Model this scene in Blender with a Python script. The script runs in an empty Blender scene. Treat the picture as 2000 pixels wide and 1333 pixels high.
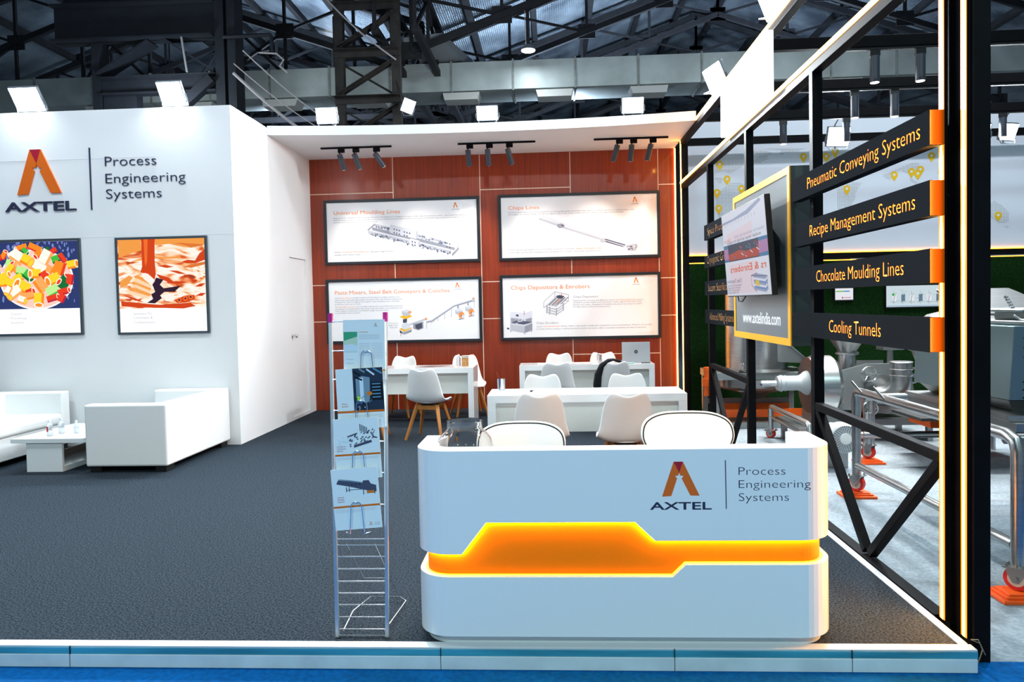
import bpy, bmesh, math, random
from mathutils import Vector, Matrix
random.seed(7)
sc = bpy.context.scene
COL = sc.collection
PI = math.pi

# ------------------------------------------------------------------ camera
def make_camera():
    cd = bpy.data.cameras.new('camera')
    cam = bpy.data.objects.new('camera', cd)
    COL.objects.link(cam)
    cd.sensor_width = 36.0
    cd.lens = 1420.0 / 2000.0 * 36.0
    cd.shift_y = -0.0125
    cd.clip_start = 0.05
    cd.clip_end = 200
    yaw, pitch, roll = 0.0553, 0.0324, -0.0209
    cy, sy, cp, sp, cr, sr = math.cos(yaw), math.sin(yaw), math.cos(pitch), math.sin(pitch), math.cos(roll), math.sin(roll)
    A = Matrix(((1, 0, 0), (0, 0, -1), (0, 1, 0)))
    Ry = Matrix(((cy, 0, sy), (0, 1, 0), (-sy, 0, cy)))
    Rx = Matrix(((1, 0, 0), (0, cp, -sp), (0, sp, cp)))
    Rz = Matrix(((cr, -sr, 0), (sr, cr, 0), (0, 0, 1)))
    M = Rz @ Rx @ Ry @ A
    right, up, back = M[0], -M[1], -M[2]
    mw = Matrix((right, up, back)).transposed().to_4x4()
    mw.translation = Vector((0, 0, 1.57))
    cam.matrix_world = mw
    sc.camera = cam
make_camera()

# ------------------------------------------------------------------ world, hall lights, exposure
vs = sc.view_settings
vs.view_transform = 'Standard'
vs.look = 'None'
vs.exposure = 0.0
vs.gamma = 1.0
vs.use_curve_mapping = False
W = bpy.data.worlds.new('hall_air')
sc.world = W
W.use_nodes = True
W.node_tree.nodes['Background'].inputs[0].default_value = (0.52, 0.68, 0.80, 1)
W.node_tree.nodes['Background'].inputs[1].default_value = 0.24
sc.cycles.max_bounces = 7
sc.cycles.diffuse_bounces = 4
sc.cycles.glossy_bounces = 3
sc.cycles.transmission_bounces = 6
sc.cycles.sample_clamp_indirect = 6.0

def area(name, loc, aim, size, power, color=(1, 1, 1), spread=PI, size_y=None, parent=None):
    l = bpy.data.lights.new(name, 'AREA')
    l.energy = power
    l.color = color
    l.size = size
    if size_y:
        l.shape = 'RECTANGLE'
        l.size_y = size_y
    l.spread = spread
    o = bpy.data.objects.new(name, l)
    COL.objects.link(o)
    d = Vector(aim) - Vector(loc)
    o.rotation_euler = d.to_track_quat('-Z', 'Y').to_euler()
    if parent:
        o.parent = parent
        o.location = Vector(loc) - parent.location
    else:
        o.location = loc
    return o

def spot(name, loc, aim, power, color, angle, blend=0.6, radius=0.03, parent=None):
    l = bpy.data.lights.new(name, 'SPOT')
    l.energy = power
    l.color = color
    l.spot_size = angle
    l.spot_blend = blend
    l.shadow_soft_size = radius
    o = bpy.data.objects.new(name, l)
    COL.objects.link(o)
    d = Vector(aim) - Vector(loc)
    o.rotation_euler = d.to_track_quat('-Z', 'Y').to_euler()
    o.location = Vector(loc) - (parent.location if parent else Vector((0, 0, 0)))
    o.parent = parent
    return o

COOL = (0.86, 0.95, 1.0)
AISLE = (0.70, 0.97, 1.0)
# high-bay lamps of the hall over the aisle and over the stand
for (x, y, z, p) in ((-4.5, -4.0, 7.0, 390), (1.0, -4.0, 7.0, 400), (6.5, -3.0, 7.0, 300), (-2.0, 5.2, 7.6, 170), (5.0, 6.6, 7.6, 460), (-6.5, 4.5, 7.6, 260)):
    area('hall_high_bay', (x, y, z), (x, y + (1.2 if y < 0 else 0), 0), 0.6, p, AISLE if y < 0 else COOL)

# ------------------------------------------------------------------ materials
def lin(c):
    return tuple(((v / 255) / 12.92 if v / 255 <= 0.04045 else ((v / 255 + 0.055) / 1.055) ** 2.4) for v in c)
MATS = {}
def mat(name, rgb, rough=0.5, metal=0.0, emit=None, estr=0.0, noise=None, bump=None, coat=0.0, trans=0.0, ior=1.45, spec=0.5, alpha=1.0):
    """rgb is an sRGB triple; noise=(scale, amount, stretch); bump=(scale, strength)"""
    if name in MATS:
        return MATS[name]
    m = bpy.data.materials.new(name)
    m.use_nodes = True
    nt = m.node_tree
    b = nt.nodes['Principled BSDF']
    c = lin(rgb)
    b.inputs['Base Color'].default_value = (*c, 1)
    b.inputs['Roughness'].default_value = rough
    b.inputs['Metallic'].default_value = metal
    b.inputs['Coat Weight'].default_value = coat
    b.inputs['Coat Roughness'].default_value = 0.08
    b.inputs['Transmission Weight'].default_value = trans
    b.inputs['IOR'].default_value = ior
    b.inputs['Specular IOR Level'].default_value = spec
    b.inputs['Alpha'].default_value = alpha
    if emit:
        b.inputs['Emission Color'].default_value = (*lin(emit), 1)
        b.inputs['Emission Strength'].default_value = estr
    if noise or bump:
        tc = nt.nodes.new('ShaderNodeTexCoord')
    if noise:
        mp = nt.nodes.new('ShaderNodeMapping')
        nz = nt.nodes.new('ShaderNodeTexNoise')
        rp = nt.nodes.new('ShaderNodeValToRGB')
        mp.inputs['Scale'].default_value = noise[2] if len(noise) > 2 else (1, 1, 1)
        nz.inputs['Scale'].default_value = noise[0]
        nz.inputs['Detail'].default_value = 4
        a = noise[1]
        rp.color_ramp.elements[0].position = 0.3
        rp.color_ramp.elements[1].position = 0.7
        rp.color_ramp.elements[0].color = (*[max(0, v * (1 - a)) for v in c], 1)
        rp.color_ramp.elements[1].color = (*[min(1, v * (1 + a)) for v in c], 1)
        nt.links.new(tc.outputs['Object'], mp.inputs[0])
        nt.links.new(mp.outputs[0], nz.inputs['Vector'])
        nt.links.new(nz.outputs['Fac'], rp.inputs[0])
        nt.links.new(rp.outputs[0], b.inputs['Base Color'])
    if bump:
        nb = nt.nodes.new('ShaderNodeTexNoise')
        bp = nt.nodes.new('ShaderNodeBump')
        nb.inputs['Scale'].default_value = bump[0]
        nb.inputs['Detail'].default_value = 3
        bp.inputs['Strength'].default_value = bump[1]
        bp.inputs['Distance'].default_value = bump[2] if len(bump) > 2 else 0.01
        nt.links.new(tc.outputs['Object'], nb.inputs['Vector'])
        nt.links.new(nb.outputs['Fac'], bp.inputs['Height'])
        nt.links.new(bp.outputs[0], b.inputs['Normal'])
    MATS[name] = m
    return m

def ink(rgb):
    return mat('ink_%02x%02x%02x' % rgb, rgb, 0.6, spec=0.2)
def glow(rgb, s=1.0):
    return mat('backlit_%02x%02x%02x_%d' % (*rgb, int(s * 100)), (20, 20, 20), 0.6, emit=rgb, estr=s, spec=0.1)

M_WHITE = mat('white_paint', (232, 234, 236), 0.55, noise=(1.3, 0.02))
M_GLOSSWHITE = mat('white_lacquer', (232, 236, 238), 0.18, coat=0.4)
M_LEATHER = mat('white_leatherette', (232, 234, 234), 0.38, bump=(9, 0.06, 0.02))
M_PLASTIC = mat('white_plastic_shell', (236, 237, 238), 0.35)
M_CARPET = mat('blue_grey_carpet', (43, 52, 61), 0.95, noise=(95, 1.0), bump=(140, 1.0, 0.012), spec=0.1)
M_BLUE = mat('blue_aisle_carpet', (0, 84, 150), 0.9, noise=(40, 0.25), bump=(260, 0.5, 0.004), spec=0.1)
M_GREY = mat('light_grey_carpet', (138, 149, 157), 0.95, noise=(45, 0.2), bump=(260, 0.5, 0.004), spec=0.1)
M_BLACK = mat('black_powder_coat', (15, 15, 17), 0.55, noise=(6, 0.2), spec=0.06)
M_CHAR = mat('charcoal_sheet', (34, 36, 39), 0.7, spec=0.0)
M_DARK = mat('matt_black', (14, 14, 16), 0.6)
M_FRAME = mat('black_frame', (20, 24, 32), 0.4)
M_CHROME = mat('chrome', (232, 234, 236), 0.2, 1.0)
M_STEEL = mat('brushed_stainless', (176, 178, 178), 0.3, 1.0, noise=(3, 0.1, (1, 1, 18)))
M_STEELD = mat('dull_stainless', (150, 152, 152), 0.42, 1.0)
M_OAK = mat('oiled_oak', (176, 112, 48), 0.5, noise=(9, 0.25, (1, 1, 0.15)))
M_LED = mat('amber_led', (255, 200, 120), 0.5, emit=(255, 166, 70), estr=15.0)
M_LEDW = mat('deep_amber_led', (255, 170, 80), 0.5, emit=(255, 150, 30), estr=9.0)
M_ORANGE = mat('orange_panel', (255, 128, 0), 0.6, spec=0.2)
M_ORANGEM = mat('orange_enamel', (232, 92, 16), 0.4)
M_YELLOW = mat('yellow_trim', (240, 165, 10), 0.45)
M_RUSTY = mat('dark_hall_steel', (25, 26, 31), 0.7, noise=(5, 0.35))
M_RUSTB = mat('brown_hall_steel', (40, 36, 34), 0.7, noise=(7, 0.4))
M_DUCT = mat('galvanised_duct', (168, 178, 178), 0.5, 0.25, noise=(1.4, 0.22))
M_GLASS = mat('clear_glass', (255, 255, 255), 0.0, trans=1.0, ior=1.32)
M_PET = mat('clear_plastic', (245, 250, 255), 0.05, trans=0.85, ior=1.2)
M_FLOOD = mat('flood_led', (255, 255, 255), 0.4, emit=(235, 246, 255), estr=16.0)
M_SPOTL = mat('spot_lens', (255, 255, 255), 0.3, emit=(255, 250, 240), estr=6.0)
M_PAPER = mat('white_paper', (238, 238, 240), 0.7)
M_RED = mat('red_rubber', (205, 36, 28), 0.45)
M_GREYP = mat('grey_enamel', (176, 184, 188), 0.35)
M_PINK = mat('magenta_film', (190, 30, 130), 0.35)

def wood_material():
    m = mat('cherry_laminate', (140, 52, 24), 0.36, coat=0.12)
    nt = m.node_tree
    b = nt.nodes['Principled BSDF']
    tc = nt.nodes.new('ShaderNodeTexCoord')
    mp = nt.nodes.new('ShaderNodeMapping')
    mp.inputs['Scale'].default_value = (20, 1, 0.5)
    n1 = nt.nodes.new('ShaderNodeTexNoise')
    n1.inputs['Scale'].default_value = 2.2
    n1.inputs['Detail'].default_value = 8
    n1.inputs['Roughness'].default_value = 0.62
    rp = nt.nodes.new('ShaderNodeValToRGB')
    e = rp.color_ramp.elements
    e[0].position, e[0].color = 0.28, (*lin((112, 34, 7)), 1)
    e[1].position, e[1].color = 0.74, (*lin((150, 54, 14)), 1)
    x = e.new(0.5)
    x.color = (*lin((132, 43, 10)), 1)
    nt.links.new(tc.outputs['Object'], mp.inputs[0])
    nt.links.new(mp.outputs[0], n1.inputs['Vector'])
    nt.links.new(n1.outputs['Fac'], rp.inputs[0])
    nt.links.new(rp.outputs[0], b.inputs['Base Color'])
    return m
M_WOOD = wood_material()

def insulation_material():
    m = mat('foil_insulation', (120, 130, 140), 0.38, 0.45)
    nt = m.node_tree
    b = nt.nodes['Principled BSDF']
    tc = nt.nodes.new('ShaderNodeTexCoord')
    n1 = nt.nodes.new('ShaderNodeTexNoise')
    n1.inputs['Scale'].default_value = 1.1
    n1.inputs['Detail'].default_value = 6
    w1 = nt.nodes.new('ShaderNodeTexWave')
    w1.bands_direction = 'Y'
    w1.inputs['Scale'].default_value = 6.5
    w1.inputs['Distortion'].default_value = 3.5
    w1.inputs['Detail'].default_value = 3
    w2 = nt.nodes.new('ShaderNodeTexWave')
    w2.bands_direction = 'X'
    w2.inputs['Scale'].default_value = 7.0
    mx = nt.nodes.new('ShaderNodeMath')
    mx.operation = 'MULTIPLY_ADD'
    mx.inputs[1].default_value = 0.35
    bp = nt.nodes.new('ShaderNodeBump')
    bp.inputs['Strength'].default_value = 0.5
    bp.inputs['Distance'].default_value = 0.06
    rp = nt.nodes.new('ShaderNodeValToRGB')
    rp.color_ramp.elements[0].position = 0.35
    rp.color_ramp.elements[1].position = 0.75
    rp.color_ramp.elements[0].color = (*lin((74, 84, 96)), 1)
    rp.color_ramp.elements[1].color = (*lin((150, 163, 176)), 1)
    for n in (n1, w1, w2):
        nt.links.new(tc.outputs['Object'], n.inputs['Vector'])
    nt.links.new(w2.outputs['Fac'], mx.inputs[0])
    nt.links.new(w1.outputs['Fac'], mx.inputs[2])
    nt.links.new(mx.outputs[0], bp.inputs['Height'])
    nt.links.new(bp.outputs[0], b.inputs['Normal'])
    nt.links.new(n1.outputs['Fac'], rp.inputs[0])
    nt.links.new(rp.outputs[0], b.inputs['Base Color'])
    return m
M_FOIL = insulation_material()

def turf_material():
    m = mat('artificial_turf', (18, 54, 14), 0.9, noise=(90, 0.8), bump=(140, 1.0, 0.03), spec=0.15)
    return m
M_TURF = turf_material()

def dot_material():
    m = mat('map_dots', (205, 212, 222), 0.7)
    nt = m.node_tree
    b = nt.nodes['Principled BSDF']
    tc = nt.nodes.new('ShaderNodeTexCoord')
    sep = nt.nodes.new('ShaderNodeSeparateXYZ')
    nt.links.new(tc.outputs['Object'], sep.inputs[0])
    outs = []
    for ax in ('X', 'Z'):
        mu = nt.nodes.new('ShaderNodeMath'); mu.operation = 'MULTIPLY'; mu.inputs[1].default_value = 46.0
        fr = nt.nodes.new('ShaderNodeMath'); fr.operation = 'FRACT'
        sb = nt.nodes.new('ShaderNodeMath'); sb.operation = 'SUBTRACT'; sb.inputs[1].default_value = 0.5
        ab = nt.nodes.new('ShaderNodeMath'); ab.operation = 'ABSOLUTE'
        nt.links.new(sep.outputs[ax], mu.inputs[0]); nt.links.new(mu.outputs[0], fr.inputs[0])
        nt.links.new(fr.outputs[0], sb.inputs[0]); nt.links.new(sb.outputs[0], ab.inputs[0])
        outs.append(ab)
    mx = nt.nodes.new('ShaderNodeMath'); mx.operation = 'MAXIMUM'
    nt.links.new(outs[0].outputs[0], mx.inputs[0]); nt.links.new(outs[1].outputs[0], mx.inputs[1])
    lt = nt.nodes.new('ShaderNodeMath'); lt.operation = 'LESS_THAN'; lt.inputs[1].default_value = 0.27
    nt.links.new(mx.outputs[0], lt.inputs[0])
    mix = nt.nodes.new('ShaderNodeMix'); mix.data_type = 'RGBA'
    mix.inputs[6].default_value = (*lin((222, 226, 232)), 1)
    mix.inputs[7].default_value = (*lin((112, 118, 130)), 1)
    nt.links.new(lt.outputs[0], mix.inputs[0])
    nt.links.new(mix.outputs[2], b.inputs['Base Color'])
    return m
M_DOTS = dot_material()

def chocolate_material():
    """printed picture of rippling melted chocolate, lit from behind"""
    m = mat('backlit_chocolate', (20, 20, 20), 0.6, emit=(255, 200, 160), estr=1.0)
    nt = m.node_tree
    b = nt.nodes['Principled BSDF']
    tc = nt.nodes.new('ShaderNodeTexCoord')
    mp = nt.nodes.new('ShaderNodeMapping')
    mp.inputs['Scale'].default_value = (1.6, 1, 4.2)
    mp.inputs['Rotation'].default_value = (0, -0.3, 0)
    n0 = nt.nodes.new('ShaderNodeTexNoise')
    n0.inputs['Scale'].default_value = 1.5
    n0.inputs['Detail'].default_value = 2
    n0.inputs['Distortion'].default_value = 1.8
    rp = nt.nodes.new('ShaderNodeValToRGB')
    e = rp.color_ramp.elements
    e[0].position, e[0].color = 0.30, (*lin((150, 45, 15)), 1)
    e[1].position, e[1].color = 0.56, (*lin((255, 250, 240)), 1)
    for pos, c in ((0.38, (226, 96, 30)), (0.44, (255, 190, 130)), (0.49, (255, 238, 220)), (0.66, (255, 214, 170)), (0.72, (235, 120, 40))):
        x = e.new(pos)
        x.color = (*lin(c), 1)
    nt.links.new(tc.outputs['Object'], mp.inputs[0])
    nt.links.new(mp.outputs[0], n0.inputs['Vector'])
    nt.links.new(n0.outputs['Fac'], rp.inputs[0])
    nt.links.new(rp.outputs[0], b.inputs['Emission Color'])
    return m
M_CHOC = chocolate_material()

# ------------------------------------------------------------------ mesh builder
class MB:
    def __init__(self, O=(0, 0, 0), u=(1, 0, 0), v=(0, 0, 1)):
        self.v, self.f, self.mi = [], [], []
        self.plane(O, u, v)
    def plane(self, O, u, v):
        self.O, self.u, self.w = Vector(O), Vector(u), Vector(v)
        self.n = self.u.cross(self.w)
        return self
    def add(self, verts, faces, m=0):
        k = len(self.v)
        self.v += [tuple(p) for p in verts]
        for f in faces:
            self.f.append([i + k for i in f])
            self.mi.append(m)
        return self
    def box(self, a, b, m=0):
        x0, y0, z0 = a
        x1, y1, z1 = b
        if x0 > x1: x0, x1 = x1, x0
        if y0 > y1: y0, y1 = y1, y0
        if z0 > z1: z0, z1 = z1, z0
        return self.add([(x0, y0, z0), (x1, y0, z0), (x1, y1, z0), (x0, y1, z0), (x0, y0, z1), (x1, y0, z1), (x1, y1, z1), (x0, y1, z1)],
                        [(0, 3, 2, 1), (4, 5, 6, 7), (0, 1, 5, 4), (1, 2, 6, 5), (2, 3, 7, 6), (3, 0, 4, 7)], m)
    def bar(self, p, q, w, h=None, m=0, up=(0, 0, 1), w2=None, h2=None):
        """rectangular bar from p to q"""
        h = h or w
        w2 = w2 or w
        h2 = h2 or h
        p, q = Vector(p), Vector(q)
        d = (q - p).normalized()
        up = Vector(up)
        if abs(d.dot(up)) > 0.98:
            up = Vector((0, 1, 0))
        s = d.cross(up).normalized()
        t = s.cross(d).normalized()
        vs_ = []
        for c, ww, hh in ((p, w, h), (q, w2, h2)):
            for a, b in ((-1, -1), (1, -1), (1, 1), (-1, 1)):
                vs_.append(c + s * a * ww / 2 + t * b * hh / 2)
        return self.add(vs_, [(0, 1, 2, 3), (7, 6, 5, 4), (0, 4, 5, 1), (1, 5, 6, 2), (2, 6, 7, 3), (3, 7, 4, 0)], m)
    def tube(self, pts, r, n=10, m=0, closed=False, cap=True):
        pts = [Vector(p) for p in pts]
        k = len(pts)
        rs = r if isinstance(r, (list, tuple)) else [r] * k
        rings = []
        prev = None
        for i in range(k):
            if closed:
                d = pts[(i + 1) % k] - pts[i - 1]
            else:
                d = pts[min(i + 1, k - 1)] - pts[max(i - 1, 0)]
            d = d.normalized() if d.length > 1e-9 else Vector((0, 0, 1))
            if prev is None:
                a = Vector((0, 0, 1)) if abs(d.z) < 0.9 else Vector((1, 0, 0))
                s = d.cross(a).normalized()
            else:
                s = (prev - d * prev.dot(d)).normalized()
            prev = s
            t = d.cross(s)
            rings.append([pts[i] + (s * math.cos(2 * PI * j / n) + t * math.sin(2 * PI * j / n)) * rs[i] for j in range(n)])
        vs_ = [p for rg in rings for p in rg]
        fs = []
        for i in range(k if closed else k - 1):
            a, b = i * n, ((i + 1) % k) * n
            for j in range(n):
                fs.append((a + j, a + (j + 1) % n, b + (j + 1) % n, b + j))
        if cap and not closed:
            fs.append(tuple(range(n - 1, -1, -1)))
            fs.append(tuple((k - 1) * n + j for j in range(n)))
        return self.add(vs_, fs, m)
    def cyl(self, p, q, r, n=20, m=0, r2=None):
        return self.tube([p, q], [r, r2 if r2 is not None else r], n, m)
    def lathe(self, prof, c=(0, 0, 0), n=28, m=0, axis='Z'):
        """prof: list of (r, h)"""
        vs_, fs = [], []
        c = Vector(c)
        for r, h in prof:
            for j in range(n):
                a = 2 * PI * j / n
                x, y = r * math.cos(a), r * math.sin(a)
                p = {'Z': (x, y, h), 'X': (h, x, y), 'Y': (y, h, x)}[axis]
                vs_.append(c + Vector(p))
        for i in range(len(prof) - 1):
            for j in range(n):
                a, b = i * n, (i + 1) * n
                fs.append((a + j, a + (j + 1) % n, b + (j + 1) % n, b + j))
        if prof[0][0] > 1e-6:
            fs.append(tuple(range(n - 1, -1, -1)))
        if prof[-1][0] > 1e-6:
            fs.append(tuple((len(prof) - 1) * n + j for j in range(n)))
        return self.add(vs_, fs, m)
    def prism(self, poly, d0, d1, m=0):
        """2D outline in the builder's plane, between normal offsets d0 and d1"""
        k = len(poly)
        A = [self.O + self.u * a + self.w * b + self.n * d0 for a, b in poly]
        B = [self.O + self.u * a + self.w * b + self.n * d1 for a, b in poly]
        fs = [tuple(range(k - 1, -1, -1)), tuple(range(k, 2 * k))]
        for i in range(k):
            j = (i + 1) % k
            fs.append((i, j, k + j, k + i))
        return self.add(A + B, fs, m)
    def flat(self, poly, d=0.0, m=0):
        return self.add([self.O + self.u * a + self.w * b + self.n * d for a, b in poly], [tuple(range(len(poly)))], m)
    def line(self, p, q, w, d=0.0, m=0):
        p, q = Vector(p), Vector(q)
        e = (q - p)
        if e.length < 1e-9:
            return self
        e.normalize()
        s = Vector((-e.y, e.x)) * w / 2
        return self.flat([p - s, q - s, q + s, p + s], d, m)
    def disc(self, c, rx, ry=None, d=0.0, m=0, n=24, rot=0.0):
        ry = ry or rx
        pts = []
        for j in range(n):
            a = 2 * PI * j / n
            x, y = rx * math.cos(a), ry * math.sin(a)
            pts.append((c[0] + x * math.cos(rot) - y * math.sin(rot), c[1] + x * math.sin(rot) + y * math.cos(rot)))
        return self.flat(pts, d, m)
    def text(self, s, a, b, cap, width=None, m=0, d=0.0, thick=0.0, bold=0.0, mirror=False):
        """lettering with its baseline starting at (a, b), cap height and optional total width"""
        vs_, fs = glyphs(s, thick > 0, bold)
        if not vs_:
            return self
        H = CAPH()
        k = cap / H
        x0 = min(p[0] for p in vs_)
        x1 = max(p[0] for p in vs_)
        kx = width / (x1 - x0) if width else k
        out = []
        for x, y, z in vs_:
            X = (x - x0) * kx
            if mirror:
                X = (x1 - x0) * kx - X
            out.append(self.O + self.u * (a + X) + self.w * (b + y * k) + self.n * (d + (z * thick if thick else 0)))
        return self.add(out, fs, m)
    def build(self, name, mats, parent=None, smooth=False, bevel=0.0, seg=2, world=False, sub=0, solid=0.0, loc=None):
        me = bpy.data.meshes.new(name)
        off = Vector((0, 0, 0))
        if parent is not None and world:
            q = parent
            while q is not None:
                off += Vector(q.location)
                q = q.parent
        me.from_pydata([tuple(Vector(p) - off) for p in self.v], [], self.f)
        mats = mats if isinstance(mats, (list, tuple)) else [mats]
        for mm in mats:
            me.materials.append(mm)
        me.polygons.foreach_set('material_index', self.mi)
        if smooth:
            me.polygons.foreach_set('use_smooth', [True] * len(me.polygons))
        me.update()
        bm = bmesh.new()
        bm.from_mesh(me)
        if smooth and sub == 0:
            for e in bm.edges:
                if len(e.link_faces) == 2 and e.calc_face_angle(0) > 0.7:
                    e.smooth = False
        bm.to_mesh(me)
        bm.free()
        o = bpy.data.objects.new(name, me)
        COL.objects.link(o)
        if parent is not None:
            o.parent = parent
        if loc is not None:
            o.location = loc
        if solid:
            sm = o.modifiers.new('thickness', 'SOLIDIFY')
            sm.thickness = solid
            sm.offset = 0
        if sub:
            ss = o.modifiers.new('smooth', 'SUBSURF')
            ss.levels = ss.render_levels = sub
        if bevel:
            bv = o.modifiers.new('edges', 'BEVEL')
            bv.width = bevel
            bv.segments = seg
            bv.limit_method = 'ANGLE'
            bv.angle_limit = 0.6
        return o

_G = {}
def glyphs(s, solid=False, bold=0.0):
    key = (s, solid, bold)
    if key in _G:
        return _G[key]
    cu = bpy.data.curves.new('letters', 'FONT')
    cu.body = s
    cu.size = 1.0
    cu.offset = bold
    cu.resolution_u = 3
    if solid:
        cu.extrude = 0.5
    ob = bpy.data.objects.new('letters', cu)
    me = bpy.data.meshes.new_from_object(ob)
    vs_ = [(v.co.x, v.co.y, v.co.z + (0.5 if solid else 0)) for v in me.vertices]
    fs = [tuple(p.vertices) for p in me.polygons]
    bpy.data.objects.remove(ob)
    bpy.data.curves.remove(cu)
    bpy.data.meshes.remove(me)
    _G[key] = (vs_, fs)
    return _G[key]
_C = []
def CAPH():
    if not _C:
        _C.append(max(p[1] for p in glyphs('H')[0]))
    return _C[0]

# ------------------------------------------------------------------ things, parts, structure
def tag(o, label, cat, group=None):
    o['label'] = label
    o['category'] = cat
    if group:
        o['group'] = group
    return o
def thing(name, label, cat, loc=(0, 0, 0), rz=0.0, group=None):
    o = bpy.data.objects.new(name, None)
    o.empty_display_size = 0.1
    COL.objects.link(o)
    o.location = loc
    o.rotation_euler = (0, 0, rz)
    return tag(o, label, cat, group)
def struct(o):
    o['kind'] = 'structure'
    return o
def copy_tree(o, parent=None):
    c = o.copy()
    COL.objects.link(c)
    if parent is not None:
        c.parent = parent
    for ch in list(o.children):
        copy_tree(ch, c)
    return c
def dup(root, loc, rz, label, group=None):
    c = copy_tree(root)
    c.location = loc
    c.rotation_euler = (0, 0, rz)
    c['label'] = label
    if group:
        c['group'] = group
    return c
def arc(cx, cy, r, a0, a1, n):
    return [(cx + r * math.cos(a0 + (a1 - a0) * i / n), cy + r * math.sin(a0 + (a1 - a0) * i / n)) for i in range(n + 1)]
# ================================================================== the setting
LX, BY, FY = -3.66, 11.0, 8.27        # left side wall, back wall, front of the white wall
TOPL = 3.94
mb = MB().box((-9, 3.30, -0.095), (1.80, BY + 0.1, 0.0))
struct(mb.build('floor', M_CARPET))
mb = MB().add([(-14, -6, -0.095), (14, -6, -0.095), (14, 3.36, -0.095), (-14, 3.36, -0.095)], [(0, 1, 2, 3)])
struct(mb.build('floor_aisle', M_BLUE))
mb = MB().add([(-14, 3.36, -0.096), (14, 3.36, -0.096), (14, 40, -0.096), (-14, 40, -0.096)], [(0, 1, 2, 3)])
struct(mb.build('floor_hall', M_GREY))
M_TEAL = mat('teal_film', (58, 140, 166), 0.3, noise=(4, 0.3, (0.4, 1, 6)))
mb = MB().box((-9, 3.262, -0.004), (1.845, 3.318, 0.005), 0).box((-9, 3.258, -0.034), (1.845, 3.30, -0.004), 1)
mb.box((-9, 3.252, -0.094), (1.84, 3.30, -0.034), 2)
for x in (-2.3, -0.54, 0.52, 1.3):
    mb.box((x, 3.2505, -0.094), (x + 0.003, 3.26, 0.006), 3)
struct(mb.build('trim_1', [mat('worn_alu', (212, 214, 216), 0.35, 0.2), M_TEAL, mat('scuffed_white', (196, 212, 218), 0.45, noise=(7, 0.1)), M_DARK], bevel=0.002))
mb = MB().box((1.795, 3.32, -0.01), (1.835, BY, 0.006))
struct(mb.build('trim_2', mat('worn_alu', (212, 214, 216)), bevel=0.002))

# white wall block on the left: front slab, side slab with the door opening
mb = MB().box((-9.5, FY, 0), (LX, FY + 0.08, TOPL))
mb.box((-9.5, FY - 0.002, 3.375), (LX - 0.9, FY, 3.379)).box((-9.5, FY - 0.002, 2.46), (LX, FY, 2.463))
struct(mb.build('wall_front', M_WHITE))
D0, D1 = 10.03, 10.72
mb = MB()
for a, b in (((LX - 0.07, FY + 0.081, 0), (LX, D0, TOPL)), ((LX - 0.07, D0, 2.305), (LX, D1, TOPL)), ((LX - 0.07, D1, 0), (LX, BY, TOPL)), ((LX - 0.07, D0, 0), (LX, D1, 0.05))):
    mb.box(a, b)
struct(mb.build('wall_left', M_WHITE))
d = MB().box((LX - 0.065, D0 + 0.004, 0.055), (LX - 0.022, D1 - 0.006, 2.30)).build('door_1', M_WHITE, bevel=0.003)
struct(d)
MB().lathe([(0.024, 0), (0.026, 0.006), (0.011, 0.012), (0.011, 0.035), (0.026, 0.045), (0.031, 0.06), (0.026, 0.075), (0.0, 0.08)], (LX - 0.022, 10.10, 1.19), 20, axis='X').build('door_knob', M_CHROME, d, smooth=True)
# cherry laminate back wall with pale seams
mb = MB().box((LX, BY, 0), (1.88, BY + 0.06, 3.845), 0)
for x in (-2.375, -1.05, 0.31, 1.615):
    mb.box((x - 0.006, BY - 0.0015, 0.0), (x + 0.006, BY, 3.84), 1)
for z, segs in ((3.315, ((LX, -2.375), (-1.05, 0.31), (1.615, 1.88))), (1.925, ((LX, 1.88),)), (1.365, ((LX, 1.88),)), (0.80, ((0.31, 1.615),))):
    for a, b in segs:
        mb.box((a, BY - 0.0015, z - 0.006), (b, BY, z + 0.006), 1)
struct(mb.build('wall_back', [M_WOOD, mat('pale_seam', (226, 200, 180), 0.5)]))
# soffit with a slightly curved front edge
pts = [(LX, BY - 0.002)]
n = 24
for i in range(n + 1):
    x = LX + (1.86 - LX) * i / n
    t = (x + 0.9) / 2.76
    pts.append((x, 9.36 + 0.22 * (1 - t * t)))
pts.append((1.86, BY - 0.002))
mb = MB((0, 0, 3.845), (1, 0, 0), (0, 1, 0)).prism(pts, 0, 0.12)
struct(mb.build('ceiling', M_WHITE))

# wall of the machine area: white map wall above, artificial turf below, amber light gap
mb = MB().box((1.98, BY, 2.25), (8.4, BY + 0.08, 4.25))
mapw = struct(mb.build('wall_right', mat('map_wall_white', (214, 220, 230), 0.6)))
mb = MB().box((1.98, BY - 0.03, -0.09), (8.4, BY + 0.02, 2.12))
struct(mb.build('wall_turf', M_TURF))
mb = MB().box((1.98, BY - 0.035, 2.15), (8.4, BY + 0.02, 2.235))
struct(mb.build('trim_3', M_BLACK))
mb = MB().box((1.98, BY - 0.02, 2.236), (8.4, BY - 0.002, 2.249)).box((1.98, BY - 0.031, 2.122), (8.4, BY - 0.012, 2.132))
t = mb.build('amber_light_line', M_LEDW)
tag(t, 'amber LED lines along the gap between white map wall and green turf', 'light strip')

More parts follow.
